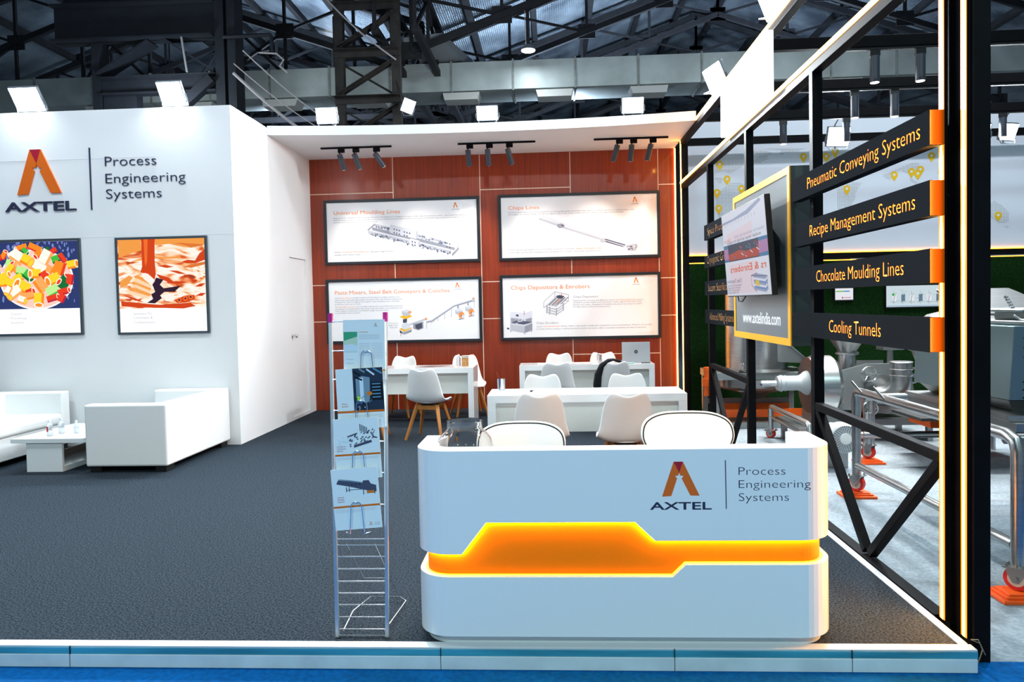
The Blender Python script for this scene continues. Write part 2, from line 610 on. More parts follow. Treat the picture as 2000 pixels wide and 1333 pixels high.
# printed dotted world map with yellow pins, on the white wall
mapt = thing('world_map', 'dotted grey world map with yellow location pins on the white upper wall', 'map', (4.2, BY, 3.0))
def mw_(px, py):
    return (3.74 + (px - 1570) / 134.0, 3.64 - (py - 309) / 133.0 - (px - 1570) * 0.0175 / 133 * 1.0)
P5 = lambda x, y: mw_(1320 + x / 6.667, 230 + y / 6.667)
P6 = lambda x, y: mw_(1580 + x / 5.127, 240 + y / 5.127)
P8 = lambda x, y: mw_(1650 + x / 4.166, 200 + y / 4.166)
lands = [
    [P5(x, y) for x, y in ((380, 500), (640, 460), (870, 455), (960, 520), (860, 640), (770, 690), (720, 720), (640, 690), (540, 700), (490, 760), (470, 600))],
    [P5(x, y) for x, y in ((480, 780), (600, 760), (620, 800), (580, 860), (530, 800))],
    [P5(x, y) for x, y in ((700, 850), (760, 830), (880, 850), (905, 930), (880, 1010), (790, 1080), (720, 1260), (660, 1420), (590, 1460), (560, 1300), (520, 1100), (510, 1000), (600, 930))],
    [P5(x, y) for x, y in ((1000, 440), (1120, 420), (1270, 450), (1240, 480), (1090, 470))],
    [P5(x, y) for x, y in ((1010, 560), (1100, 490), (1200, 490), (1220, 530), (1110, 580), (1030, 590))],
    [P5(x, y) for x, y in ((1190, 400), (1420, 396), (1690, 400), (1600, 440), (1440, 460), (1380, 490), (1350, 470), (1390, 420))],
    [P6(x, y) for x, y in ((120, 290), (250, 282), (420, 280), (430, 320), (300, 360), (140, 420))],
    [P6(x, y) for x, y in ((280, 660), (440, 600), (520, 610), (470, 690), (450, 780), (400, 850), (285, 900))],
    [P6(x, y) for x, y in ((720, 540), (860, 480), (1000, 420), (1080, 420), (1110, 470), (960, 520), (900, 490), (830, 540), (800, 585))],
    [P6(x, y) for x, y in ((985, 560), (1050, 600), (1100, 630), (1060, 640), (1000, 600))],
    [P8(x, y) for x, y in ((1120, 860), (1180, 820), (1250, 860), (1300, 920), (1290, 990), (1220, 1000), (1150, 950), (1130, 900))],
    [P8(x, y) for x, y in ((1255, 1020), (1300, 1020), (1285, 1045))],
]
for i, p in enumerate(lands):
    MB((0, BY, 0)).flat(p, 0.0015 + 0.0001 * i).build('dotted_land', M_DOTS, mapt, world=True)
pins = [(1407, 322), (1421, 351), (1401, 377), (1449, 370), (1404, 408), (1570, 309), (1614, 309), (1631, 300), (1744, 347), (1777, 341), (1794, 337), (1789, 345), (1815, 311), (1941, 427), (1653, 373), (1834, 343), (1394, 440)]
for i, (px, py) in enumerate(pins):
    x, z = mw_(px, py)
    mb = MB((x, BY, z))
    dd = 0.003 + 0.0002 * i
    body = [(0.052 * math.cos(a), 0.02 + 0.052 * math.sin(a)) for a in [PI * 1.15 - (PI * 1.3) * j / 16 for j in range(17)]] + [(0, -0.075)]
    mb.flat(body[::-1], dd, 0).disc((0, 0.022), 0.02, d=dd + 0.0008, m=1, n=14)
    mb.build('map_pin', [mat('pin_yellow', (232, 184, 10), 0.5), mat('map_wall_white', (214, 220, 230))], mapt, world=True)

# ================================================================== brand marks
M_NAVY = mat('navy_lettering', (46, 48, 74), 0.4)
M_BRAND = mat('brand_orange', (226, 126, 30), 0.4)
M_BRAND2 = mat('brand_deep_orange', (222, 104, 24), 0.4)
M_CRIM = mat('brand_crimson', (170, 26, 52), 0.4)
EMB_L = [(253, 175), (303, 288), (293, 315), (265, 320), (283, 345), (228, 522), (143, 528)]
EMB_R = [(338, 175), (487, 520), (403, 518), (325, 345), (343, 320), (313, 315), (303, 288)]
EMB_T = [(253, 175), (338, 175), (303, 288)]
def emblem(mb, a, b, w, h, d=0.0, thick=0.0, mm=(0, 0, 1)):
    """the split letter A with a star notch; (a, b) is the lower left of its box"""
    for poly, m in ((EMB_L, mm[0]), (EMB_R, mm[1]), (EMB_T, mm[2])):
        q = [(a + (x - 143) / 344.0 * w, b + (526 - y) / 351.0 * h) for x, y in poly]
        if m != mm[2] or True:
            area2 = sum(q[i][0] * q[(i + 1) % len(q)][1] - q[(i + 1) % len(q)][0] * q[i][1] for i in range(len(q)))
            if area2 < 0:
                q = q[::-1]
        if thick:
            mb.prism(q, d, d + thick, m)
        else:
            mb.flat(q, d, m)

# raised brand sign on the white wall
sg = thing('wall_sign', 'large raised orange A emblem with navy brand lettering on the white wall', 'sign', (-5.3, FY, 2.8))
pl = dict(O=(0, FY, 0), u=(1, 0, 0), v=(0, 0, 1))
mb = MB(**pl)
emblem(mb, -6.24, 2.98, 0.537, 0.522, 0.001, 0.018)
mb.build('emblem', [M_BRAND2, M_CRIM], sg, world=True)
mb = MB(**pl)
mb.text('AXTEL', -6.40, 2.786, 0.105, 0.865, thick=0.016, d=0.001, bold=0.018)
mb.build('lettering', M_NAVY, sg, world=True)['label'] = 'navy raised AXTEL lettering'
MB(**pl).prism([(-5.357, 2.782), (-5.343, 2.782), (-5.343, 3.503), (-5.357, 3.503)], 0.001, 0.012).build('divider_bar', M_NAVY, sg, world=True)
for s, b, w in (('Process', 3.283, 0.615), ('Engineering', 3.085, 0.955), ('Systems', 2.905, 0.665)):
    MB(**pl).text(s, -5.168, b, 0.112, w, thick=0.01, d=0.001, bold=-0.016).build('lettering', M_NAVY, sg, world=True)['label'] = 'thin navy lettering reading ' + s

# ================================================================== backlit pictures on the white wall
def light_box(name, label, x0, x1, z0, z1, zp):
    t = thing(name, label, 'picture', ((x0 + x1) / 2, FY, z0), group=None)
    f = 0.028
    mb = MB()
    for a, b in (((x0, FY - 0.03, z0), (x1, FY, z0 + f)), ((x0, FY - 0.03, z1 - f), (x1, FY, z1)), ((x0, FY - 0.03, z0 + f), (x0 + f, FY, z1 - f)), ((x1 - f, FY - 0.03, z0 + f), (x1, FY, z1 - f))):
        mb.box(a, b)
    mb.build('frame', mat('grey_frame', (62, 72, 80), 0.4), t, world=True, bevel=0.002)
    MB().box((x0 + f, FY - 0.018, z0 + f), (x1 - f, FY - 0.001, z1 - f)).build('backlit_panel', glow((255, 255, 255), 1.15), t, world=True)
    return t
x0, x1, z0, z1, zp = -5.077, -3.977, 1.312, 2.447, 1.617
lb = light_box('backlit_picture', 'backlit picture of melted chocolate pouring, nearest the wall corner', x0, x1, z0, z1, zp)
cx, cz = (x0 + x1) / 2, (zp + z1 - 0.028) / 2
mb = MB((cx, FY - 0.0185, cz)).flat([(-0.522, zp - cz), (0.522, zp - cz), (0.522, z1 - 0.028 - cz), (-0.522, z1 - 0.028 - cz)], 0.0)
mb.build('picture', M_CHOC, lb, world=True)
PC = lambda x, y: (x0 + 0.028 + (x - 125 - 18 * (y - 170) / 1030) / 985.0 * 1.044, z1 - 0.028 - (y - (185 - 28 * (x - 125) / 985)) / 1035.0 * 1.079)
mb = MB((0, FY - 0.0185, 0))
def poly(mb, F, pts_, d, m):
    q = [F(a, b) for a, b in pts_]
    ar = sum(q[i][0] * q[(i + 1) % len(q)][1] - q[(i + 1) % len(q)][0] * q[i][1] for i in range(len(q)))
    mb.flat(q if ar > 0 else q[::-1], d, m)
poly(mb, PC, ((132, 186), (392, 176), (398, 300), (300, 325), (138, 385)), 0.0008, 2)
poly(mb, PC, ((545, 166), (1105, 158), (1108, 232), (960, 268), (820, 250), (720, 225), (552, 240)), 0.0008, 2)
poly(mb, PC, ((720, 236), (830, 224), (960, 262), (1090, 240), (1095, 228), (830, 212)), 0.001, 3)
poly(mb, PC, ((270, 425), (400, 385), (840, 360), (830, 385), (500, 390), (330, 420)), 0.001, 2)
poly(mb, PC, ((396, 172), (550, 168), (545, 400), (556, 560), (540, 625), (470, 560), (380, 545), (402, 480)), 0.0016, 0)
poly(mb, PC, ((425, 175), (470, 174), (460, 420), (440, 480), (432, 420)), 0.002, 1)
for k in range(6):
    poly(mb, PC, ((300 - k * 18, 590 + k * 34), (350 - k * 8, 575 + k * 34), (520 - k * 8, 660 + k * 30), (500 - k * 8, 690 + k * 30), (340 - k * 18, 625 + k * 32)), 0.0018, 4 if k % 2 else 2)
poly(mb, PC, ((390, 560), (440, 550), (545, 640), (505, 690), (420, 620)), 0.0022, 5)
poly(mb, PC, ((515, 680), (560, 600), (640, 625), (600, 680), (640, 720), (840, 690), (760, 760), (650, 760), (600, 800), (620, 830), (540, 890), (450, 885), (520, 840), (500, 790), (545, 760)), 0.0022, 6)
poly(mb, PC, ((560, 560), (700, 600), (760, 650), (720, 665), (600, 610)), 0.002, 0)
poly(mb, PC, ((640, 810), (720, 770), (780, 820), (740, 870), (660, 865)), 0.0024, 5)
poly(mb, PC, ((760, 850), (880, 800), (985, 790), (990, 840), (900, 875), (790, 885)), 0.0024, 0)
for (a, b) in ((815, 850), (885, 832), (945, 815)):
    q = PC(a, b)
    mb.disc(q, 0.026, 0.03, d=0.0028, m=1, n=14).disc((q[0], q[1]), 0.012, d=0.003, m=6, n=10)
poly(mb, PC, ((850, 420), (920, 400), (1000, 410), (1050, 330), (1108, 280), (1112, 400), (1000, 440), (900, 440)), 0.002, 0)
poly(mb, PC, ((860, 480), (1000, 440), (1112, 420), (1113, 450), (960, 490)), 0.002, 3)
poly(mb, PC, ((155, 870), (300, 880), (440, 895), (600, 905), (760, 890), (940, 880), (1000, 915), (860, 945), (620, 940), (300, 935), (160, 925)), 0.0014, 0)
poly(mb, PC, ((145, 650), (250, 580), (296, 600), (230, 690), (150, 720)), 0.0018, 2)
for (a, b, c, e_) in ((640, 660, 930, 650), (700, 520, 900, 560), (860, 560, 1000, 640), (990, 700, 1115, 660), (1000, 800, 1118, 770), (940, 640, 1030, 625), (170, 800, 420, 880), (570, 470, 760, 480)):
    poly(mb, PC, ((a, b), ((a + c) / 2, (b + e_) / 2 - 16), (c, e_), ((a + c) / 2 + 14, (b + e_) / 2 + 18)), 0.0019, 0)
mb.build('picture', [glow((214, 66, 12)), glow((245, 110, 40)), glow((246, 158, 70)), glow((226, 120, 50)), glow((255, 220, 180)), glow((255, 246, 236)), glow((46, 20, 46))], lb, world=True)['label'] = 'printed stream and ripples of chocolate'
for s, y, w in (('Solutions For', 1022, 215), ('Chocolates &', 1068, 215), ('Confectionery', 1118, 240)):
    a = PC(295, y)
    MB((0, FY - 0.0185, 0)).text(s, a[0], a[1], 0.030, w / 985.0 * 1.044, d=0.001, bold=0.0).build('lettering', glow((158, 163, 178)), lb, world=True)

y0 = z0
x0, x1, z0, z1, zp = -6.60, -5.50, 1.320, 2.455, 1.632
lb = light_box('backlit_picture', 'backlit picture of colourful candy tubes in a bowl, at the left edge', x0, x1, z0, z1, zp)
PD = lambda x, y: (x0 + 0.028 + (x + 93 - 43 * (y - 187) / 983) / 943.0 * 1.044, z1 - 0.028 - (y - (208 - 22 * (x + 93) / 943)) / 983.0 * 1.079)
pal = [(42, 56, 110), (110, 122, 190), (255, 255, 255), (190, 20, 60), (255, 250, 235), (255, 214, 40), (250, 140, 30), (235, 60, 30), (60, 190, 60), (190, 240, 150), (255, 170, 90), (20, 110, 50), (250, 205, 190), (120, 140, 200)]
mb = MB((0, FY - 0.0185, 0))
poly(mb, PD, ((-91, 208), (850, 187), (880, 905), (-60, 925)), 0.0, 0)
rr = random.Random(3)
for k in range(90):
    a, b = rr.uniform(-80, 840), rr.uniform(195, 400) if k < 60 else rr.uniform(400, 900)
    q = PD(a, b)
    mb.disc(q, rr.uniform(0.006, 0.016), rr.uniform(0.01, 0.035), d=0.0004, m=1 if k % 3 else 13, n=8)
c0 = PD(400, 600)
mb.disc(c0, 0.452, 0.355, d=0.0008, m=2, n=48).disc(c0, 0.435, 0.338, d=0.001, m=12, n=48)
cand = [(230, 260, 130, 60, 15, 6), (380, 265, 150, 75, -25, 6), (580, 300, 90, 60, 30, 7), (40, 340, 90, 60, 60, 6), (130, 340, 90, 80, 30, 4), (270, 300, 80, 60, -40, 8), (500, 280, 80, 40, 20, 11), (190, 360, 160, 130, -35, 4), (420, 330, 90, 80, 40, 6), (300, 400, 150, 110, -30, 5), (500, 360, 150, 120, 60, 4), (620, 380, 110, 80, 20, 8), (410, 470, 170, 120, -35, 4), (90, 420, 70, 60, 70, 9), (160, 470, 110, 70, -60, 10), (690, 380, 130, 60, -55, 7), (650, 480, 140, 130, 70, 6), (790, 440, 110, 90, 10, 5), (100, 500, 130, 80, 50, 5), (230, 510, 110, 90, -10, 9), (540, 500, 100, 80, 60, 10), (40, 570, 130, 80, 20, 5), (200, 590, 100, 90, 30, 5), (310, 560, 110, 100, -40, 8), (390, 540, 120, 100, 0, 5), (480, 560, 90, 90, -60, 7), (590, 600, 140, 120, 20, 5), (700, 600, 110, 80, 45, 11), (770, 600, 110, 80, 80, 7), (100, 640, 140, 100, -20, 5), (250, 680, 150, 130, -30, 5), (450, 660, 160, 120, -55, 10), (690, 660, 110, 90, -40, 11), (330, 740, 90, 80, 20, 7), (580, 720, 140, 110, 25, 9), (700, 730, 130, 70, 15, 7), (160, 740, 150, 110, 35, 4), (300, 780, 150, 80, 10, 10), (430, 810, 130, 110, 85, 5), (580, 800, 130, 70, 15, 7), (680, 800, 90, 80, 60, 7), (240, 820, 90, 80, -20, 4), (90, 720, 90, 70, 60, 4), (0, 640, 90, 80, 0, 5), (-30, 380, 100, 70, 20, 7), (-40, 480, 80, 70, 40, 12), (20, 500, 60, 50, 0, 12)]
k = 0.0011
for i, (a, b, L, wd, an, ci) in enumerate(cand):
    q = PD(a, b)
    dz = 0.0012 + i * 0.0001
    L2, w2, th = L * k / 2, wd * k / 2, math.radians(an)
    dx, dy = Vector((math.cos(th), math.sin(th))), Vector((-math.sin(th), math.cos(th)))
    c_ = Vector(q)
    mb.flat([c_ - dx * L2 - dy * w2, c_ + dx * L2 - dy * w2, c_ + dx * L2 + dy * w2, c_ - dx * L2 + dy * w2], dz, ci)
    mb.flat([c_ - dx * L2 - dy * w2, c_ + dx * L2 - dy * w2, c_ + dx * L2 - dy * w2 * 0.5, c_ - dx * L2 - dy * w2 * 0.5], dz + 0.00003, {4: 10, 5: 6, 6: 7, 9: 8, 10: 6, 8: 11, 7: 3}.get(ci, ci))
    if i % 3 != 1:
        e = c_ + dx * L2 * (1 if i % 2 else -1)
        mb.disc(e, w2 * 0.55, w2, d=dz + 0.00005, m=4 if ci != 4 else 10, n=16, rot=th).disc(e, w2 * 0.36, w2 * 0.72, d=dz + 0.00008, m={5: 6, 4: 5, 8: 11, 9: 8, 6: 7, 10: 7}.get(ci, 7), n=14, rot=th)
mb.build('picture', [glow(c, 1.05) for c in pal], lb, world=True)['label'] = 'printed bowl of bright candy tubes'
for s, y, w in (('Custom', 985, 120), ('Processing', 1032, 170), ('Systems', 1078, 140)):
    a = PD(118, y)
    MB((0, FY - 0.0185, 0)).text(s, a[0], a[1], 0.030, w / 943.0 * 1.044, d=0.001, bold=0.0).build('lettering', glow((170, 175, 188)), lb, world=True)
# ================================================================== framed posters on the cherry wall
I_OR = ink((238, 140, 70)); I_TX = ink((140, 142, 152)); I_LT = ink((186, 189, 200)); I_MG = ink((146, 149, 162)); I_DK = ink((70, 74, 92))
I_W = ink((240, 240, 243)); I_WH = ink((212, 214, 224)); I_YE = ink((228, 178, 40)); I_CR = ink((170, 50, 50)); I_NV = ink((84, 88, 108)); I_BL = ink((110, 118, 150))
INKS = [I_W, I_OR, I_TX, I_LT, I_MG, I_DK, I_YE, I_CR, I_NV, I_BL, I_WH]
W_, OR, TX, LT, MG, DK, YE, CR, NV, BL, WH = range(11)

def poster(label, x0, x1, z0, z1, quad):
    """quad: corners of the white sheet in the layout's own units TL, TR, BL"""
    t = thing('framed_poster', label, 'poster', ((x0 + x1) / 2, BY, z0), group='framed posters on the wood wall')
    f, dp = 0.042, 0.05
    mb = MB()
    for a, b in (((x0, BY - dp, z0), (x1, BY - 0.003, z0 + f)), ((x0, BY - dp, z1 - f), (x1, BY - 0.003, z1)), ((x0, BY - dp, z0 + f), (x0 + f, BY - 0.003, z1 - f)), ((x1 - f, BY - dp, z0 + f), (x1, BY - 0.003, z1 - f))):
        mb.box(a, b)
    mb.build('frame', M_FRAME, t, world=True, bevel=0.003)
    yb = BY - 0.03
    MB().box((x0 + f, yb, z0 + f), (x1 - f, BY - 0.003, z1 - f)).build('sheet', mat('poster_sheet', (240, 240, 244), 0.4), t, world=True)
    (ax, ay), (bx, by), (cx_, cy_) = quad
    w, h = x1 - x0 - 2 * f, z1 - z0 - 2 * f
    def F(x, y):
        # affine from layout units to metres on the sheet
        e1, e2 = (bx - ax, by - ay), (cx_ - ax, cy_ - ay)
        det = e1[0] * e2[1] - e1[1] * e2[0]
        s = ((x - ax) * e2[1] - (y - ay) * e2[0]) / det
        r = (e1[0] * (y - ay) - e1[1] * (x - ax)) / det
        return (x0 + f + s * w, z1 - f - r * h)
    k = w / (bx - ax)
    return t, F, k, (0, yb - 0.0012, 0)

def words(mb, F, k, s, x, y, wd, cap, m, bold=0.0):
    a = F(x, y)
    mb.text(s, a[0], a[1], cap * k, wd * k, m=m, d=0.0005, bold=bold)

def small_brand(F, k, O, t, x, y, w, h, xa, ya, wa, tag_x=None, tag_y=0):
    mb = MB(O)
    a = F(x, y + h)
    emblem(mb, a[0], a[1], w * k, h * k, 0.0006, 0, (0, 0, 1))
    mb.build('emblem', [I_OR, I_CR], t, world=True)
    mb = MB(O)
    words(mb, F, k, 'AXTEL', xa, ya, wa, 7, 0, 0.02)
    mb.build('brand_lettering', I_TX, t, world=True)
    if tag_x:
        for i, s in enumerate(('Process', 'Engineering', 'Systems')):
            mb = MB(O)
            words(mb, F, k, s, tag_x, tag_y + i * 16, (50, 78, 58)[i], 8, 0, -0.01)
            mb.build('brand_lettering', I_LT, t, world=True)

# --- top left
t, F, k, O = poster('framed poster headed Universal Moulding Lines', -3.444, -1.062, 2.232, 3.215, ((165, 125), (1428, 85), (178, 620)))
mb = MB(O)
words(mb, F, k, 'Universal Moulding Lines', 227, 222, 562, 30, OR)
for s, y, w in (('Engineered for excellence, the Universal Chocolate Moulding Line is designed to meet a wide range of production needs - from Solid Chocolates,', 255, 1112),
                ('Shell Moulding, Frozen Cone Moulding, Book Moulding to Advanced centre-filled creations. Its modular and flexible setup ensures it is suitable for both', 273, 1112),
                ('standard and customized production environments.', 291, 378)):
    words(mb, F, k, s, 226, y, w, 10, TX)
for s, x, y, w, m in (("Axtel's", 233, 541, 58, TX), ('Universal Moulding Line', 298, 539, 230, OR), ('delivers high-quality', 540, 533, 198, TX), ('results with every cycle.', 233, 564, 224, TX)):
    words(mb, F, k, s, x, y, w, 13, m)
mb.build('lettering', INKS, t, world=True)
small_brand(F, k, O, t, 1235, 115, 38, 42, 1222, 174, 66, 1315, 130)
mb = MB(O)
def isobox(x, y, lx, ly, h, mt, mf, ms, d):
    """slanting machine block: long axis runs (1, 0.245), short axis (-0.8, 0.55)"""
    A = (x, y); B = (x + lx, y + lx * 0.235); Cc = (B[0] - ly * 0.8, B[1] + ly * 0.5); D = (A[0] - ly * 0.8, A[1] + ly * 0.5)
    poly(mb, F, (A, B, Cc, D), d, mt)
    poly(mb, F, (D, Cc, (Cc[0], Cc[1] + h), (D[0], D[1] + h)), d + 0.00005, mf)
    poly(mb, F, (Cc, B, (B[0], B[1] + h), (Cc[0], Cc[1] + h)), d + 0.00005, ms)
isobox(575, 290, 690, 8, 20, WH, LT, MG, 0.0002)
isobox(560, 318, 690, 8, 26, WH, MG, MG, 0.0003)
isobox(525, 345, 690, 10, 30, WH, LT, MG, 0.0004)
rr = random.Random(11)
for i in range(260):
    s = rr.random()
    row = rr.choice((0, 1))
    x = (575 if row == 0 else 520) + 690 * s
    y = (300 if row == 0 else 358) + 690 * s * 0.235 + rr.uniform(-4, 20)
    w, h = rr.uniform(5, 16), rr.uniform(5, 17)
    poly(mb, F, ((x, y), (x + w, y + w * 0.23), (x + w, y + h + w * 0.23), (x, y + h)), 0.0006 + i * 0.000002, rr.choice((DK, NV, MG, LT, BL, MG, WH)))
for (x, y, lx, ly, h) in ((705, 300, 222, 14, 60), (870, 415, 75, 16, 40), (1180, 425, 90, 14, 40), (1000, 395, 40, 8, 14)):
    isobox(x + 10, y, lx, ly, h, WH, WH, LT, 0.0012)
for (x, y) in ((740, 338), (762, 343), (784, 349), (826, 360), (848, 366), (871, 371), (740, 366), (762, 372), (784, 378), (826, 388), (848, 394), (893, 441), (916, 447), (893, 465), (916, 472), (1184, 452), (1207, 458), (1184, 482), (1207, 488)):
    poly(mb, F, ((x - 5, y - 6), (x + 5, y - 4), (x + 5, y + 8), (x - 5, y + 6)), 0.0016, NV)
poly(mb, F, ((1225, 540), (1280, 485), (1286, 500), (1230, 562)), 0.0014, MG)
poly(mb, F, ((510, 345), (570, 295), (582, 300), (525, 352)), 0.0014, MG)
for (x, y) in ((563, 385), (662, 420), (1132, 540)):
    poly(mb, F, ((x, y), (x + 3, y), (x + 3, y + 20), (x, y + 20)), 0.0014, LT)
mb.build('machine_picture', INKS, t, world=True)

# --- top right
t, F, k, O = poster('framed poster headed Chips Lines', -0.777, 1.631, 2.232, 3.222, ((76, 115), (1345, 80), (88, 605)))
mb = MB(O)
words(mb, F, k, 'Chips Lines', 138, 212, 255, 29, OR)
for s, y, w in (('The Chocolate Chips Line is purpose-built for producing high-quality Chocolate Chips, Buttons, Chunks, and more in various shapes, sizes', 240, 1028),
                ('and weights. Its modular design and high throughput make it the perfect solution for both medium and large-scale production.', 257, 945)):
    words(mb, F, k, s, 137, y, w, 10, TX)
for s, x, y, w, m in (("From baking ingredients to snack-ready chocolate inclusions,", 147, 544, 540, TX), ("Axtel's Chocolate Chips", 694, 530, 212, OR), ('Lines offer unmatched reliability and versatility for modern chocolate manufacturers.', 147, 566, 752, TX)):
    words(mb, F, k, s, x, y, w, 12, m)
mb.build('lettering', INKS, t, world=True)
small_brand(F, k, O, t, 1150, 108, 40, 42, 1140, 166, 62, 1235, 120)
mb = MB(O)
poly(mb, F, ((388, 270), (430, 262), (600, 318), (1110, 490), (1100, 505), (590, 345), (560, 330), (390, 285)), 0.0003, WH)
poly(mb, F, ((388, 276), (560, 330), (590, 346), (1100, 505), (1096, 516), (580, 360), (390, 292)), 0.0004, LT)
for x in range(400, 1100, 42):
    y = 292 + (x - 400) * 0.312
    poly(mb, F, ((x, y), (x + 3, y), (x + 3, y + 16), (x, y + 16)), 0.0006, LT)
poly(mb, F, ((540, 328), (575, 322), (600, 335), (600, 352), (560, 362), (540, 350)), 0.0007, MG)
poly(mb, F, ((574, 332), (590, 334), (590, 344), (574, 342)), 0.0008, DK)
poly(mb, F, ((890, 448), (930, 440), (940, 470), (910, 478), (890, 468)), 0.0007, LT)
poly(mb, F, ((926, 452), (936, 445), (1100, 492), (1090, 500)), 0.0008, NV)
poly(mb, F, ((935, 462), (1080, 506), (1078, 512), (932, 470)), 0.0009, DK)
poly(mb, F, ((1104, 500), (1150, 482), (1195, 490), (1190, 520), (1150, 545), (1110, 530)), 0.0007, LT)
rr = random.Random(5)
for i in range(28):
    x, y = rr.uniform(1105, 1180), rr.uniform(488, 535)
    poly(mb, F, ((x, y), (x + rr.uniform(6, 18), y - 5), (x + rr.uniform(6, 18), y + 2), (x, y + 5)), 0.0009 + i * 0.00001, rr.choice((DK, NV, MG, BL, WH)))
mb.build('machine_picture', INKS, t, world=True)

# --- bottom left
t, F, k, O = poster('framed poster headed Paste Mixers, Steel Belt Conveyors and Conches', -3.446, -1.057, 1.024, 2.009, ((183, 782), (1443, 755), (200, 1277)))
mb = MB(O)
words(mb, F, k, 'Paste Mixers, Steel Belt Conveyors & Conches', 239, 884, 963, 30, OR)
for s, x, y, w, m in (("Axtel's", 240, 919, 45, TX), ('Paste Mixers', 288, 918, 92, OR), ('combine mixing and kneading in a single compact unit,', 384, 915, 402, TX),
                      ('delivering consistently high-quality chocolate mass with minimal mixing time.', 240, 936, 566, TX), ('Designed for high throughput and hygiene, they streamline your chocolate', 240, 953, 545, TX), ('production from start to finish.', 240, 971, 220, TX),
                      ('Our', 242, 994, 28, TX), ('Steel Belt Conveyors', 273, 993, 150, OR), ('are specially engineered to automate and control the', 427, 989, 385, TX),
                      ('conveying of chocolate flakes and similar materials within your production line.', 242, 1011, 570, TX), ('Their hygienic construction and flexible design ensure smooth', 242, 1028, 450, TX), ('contamination-free transport.', 242, 1045, 215, TX),
                      ('Conche is a', 695, 1128, 80, TX), ('design, short', 690, 1146, 84, TX), ('help you', 705, 1164, 64, TX)):
    words(mb, F, k, s, x, y, w, 10, m)
mb.build('lettering', INKS, t, world=True)
small_brand(F, k, O, t, 1250, 785, 38, 40, 1238, 843, 64, 1333, 800)
mb = MB(O)
poly(mb, F, ((785, 1068), (855, 1045), (895, 1066), (830, 1092)), 0.0003, YE)
poly(mb, F, ((805, 1020), (850, 1006), (880, 1022), (880, 1050), (835, 1066), (805, 1048)), 0.0005, LT)
poly(mb, F, ((805, 1020), (850, 1006), (880, 1022), (835, 1036)), 0.0006, WH)
poly(mb, F, ((860, 1022), (888, 1024), (884, 1036), (862, 1038)), 0.0007, OR)
poly(mb, F, ((815, 1090), (850, 1085), (848, 1120), (815, 1120)), 0.0004, DK)
poly(mb, F, ((805, 1135), (845, 1115), (875, 1132), (875, 1165), (832, 1178), (805, 1165)), 0.0005, WH)
poly(mb, F, ((785, 1170), (855, 1145), (892, 1165), (825, 1195)), 0.00045, YE)
poly(mb, F, ((790, 1185), (825, 1198), (890, 1172), (888, 1195), (828, 1218), (792, 1205)), 0.0005, MG)
poly(mb, F, ((780, 1185), (795, 1180), (805, 1190), (800, 1235), (795, 1235), (795, 1200)), 0.0005, LT)
poly(mb, F, ((865, 1130), (1010, 1080), (1014, 1092), (870, 1142)), 0.0004, LT)
poly(mb, F, ((1000, 1080), (1016, 1076), (1018, 1095), (1004, 1098)), 0.0006, OR)
poly(mb, F, ((900, 1130), (985, 1108), (988, 1165), (945, 1182), (902, 1168)), 0.0005, MG)
poly(mb, F, ((920, 1135), (975, 1120), (978, 1160), (946, 1174), (922, 1166)), 0.0006, DK)
poly(mb, F, ((1010, 1108), (1055, 1098), (1240, 972), (1400, 925), (1404, 940), (1245, 985), (1062, 1110), (1015, 1120)), 0.0004, MG)
poly(mb, F, ((1012, 1104), (1055, 1094), (1240, 968), (1400, 920), (1401, 926), (1242, 976), (1057, 1102), (1013, 1110)), 0.0005, WH)
for (x, y, h) in ((1012, 1120, 48), (1055, 1108, 20), (1076, 1098, 16), (1106, 1078, 26), (1163, 1038, 50), (1220, 998, 75), (1408, 940, 62)):
    poly(mb, F, ((x, y), (x + 3, y), (x + 3, y + h), (x, y + h)), 0.0004, MG)
poly(mb, F, ((1392, 912), (1412, 908), (1418, 945), (1398, 948)), 0.0006, LT)
poly(mb, F, ((1394, 910), (1410, 907), (1410, 918), (1396, 920)), 0.0007, OR)
for (x, y) in ((1250, 1000), (1333, 975)):
    poly(mb, F, ((x + 18, y - 30), (x + 30, y - 32), (x + 32, y), (x + 20, y)), 0.0006, MG)
    poly(mb, F, ((x, y + 10), (x + 45, y), (x + 70, y + 30), (x + 60, y + 60), (x + 5, y + 45)), 0.0005, LT)
    poly(mb, F, ((x, y + 10), (x + 45, y), (x + 60, y + 20), (x + 15, y + 28)), 0.0006, WH)
    mb.disc(F(x + 55, y + 55), 0.045, 0.05, d=0.0008, m=OR, n=16).disc(F(x + 60, y + 60), 0.018, d=0.0009, m=DK, n=10).disc(F(x + 68, y + 66), 0.022, 0.03, d=0.001, m=WH, n=10)
    poly(mb, F, ((x + 30, y + 85), (x + 75, y + 78), (x + 80, y + 86), (x + 35, y + 95)), 0.0007, MG)
mb.build('machine_picture', INKS, t, world=True)

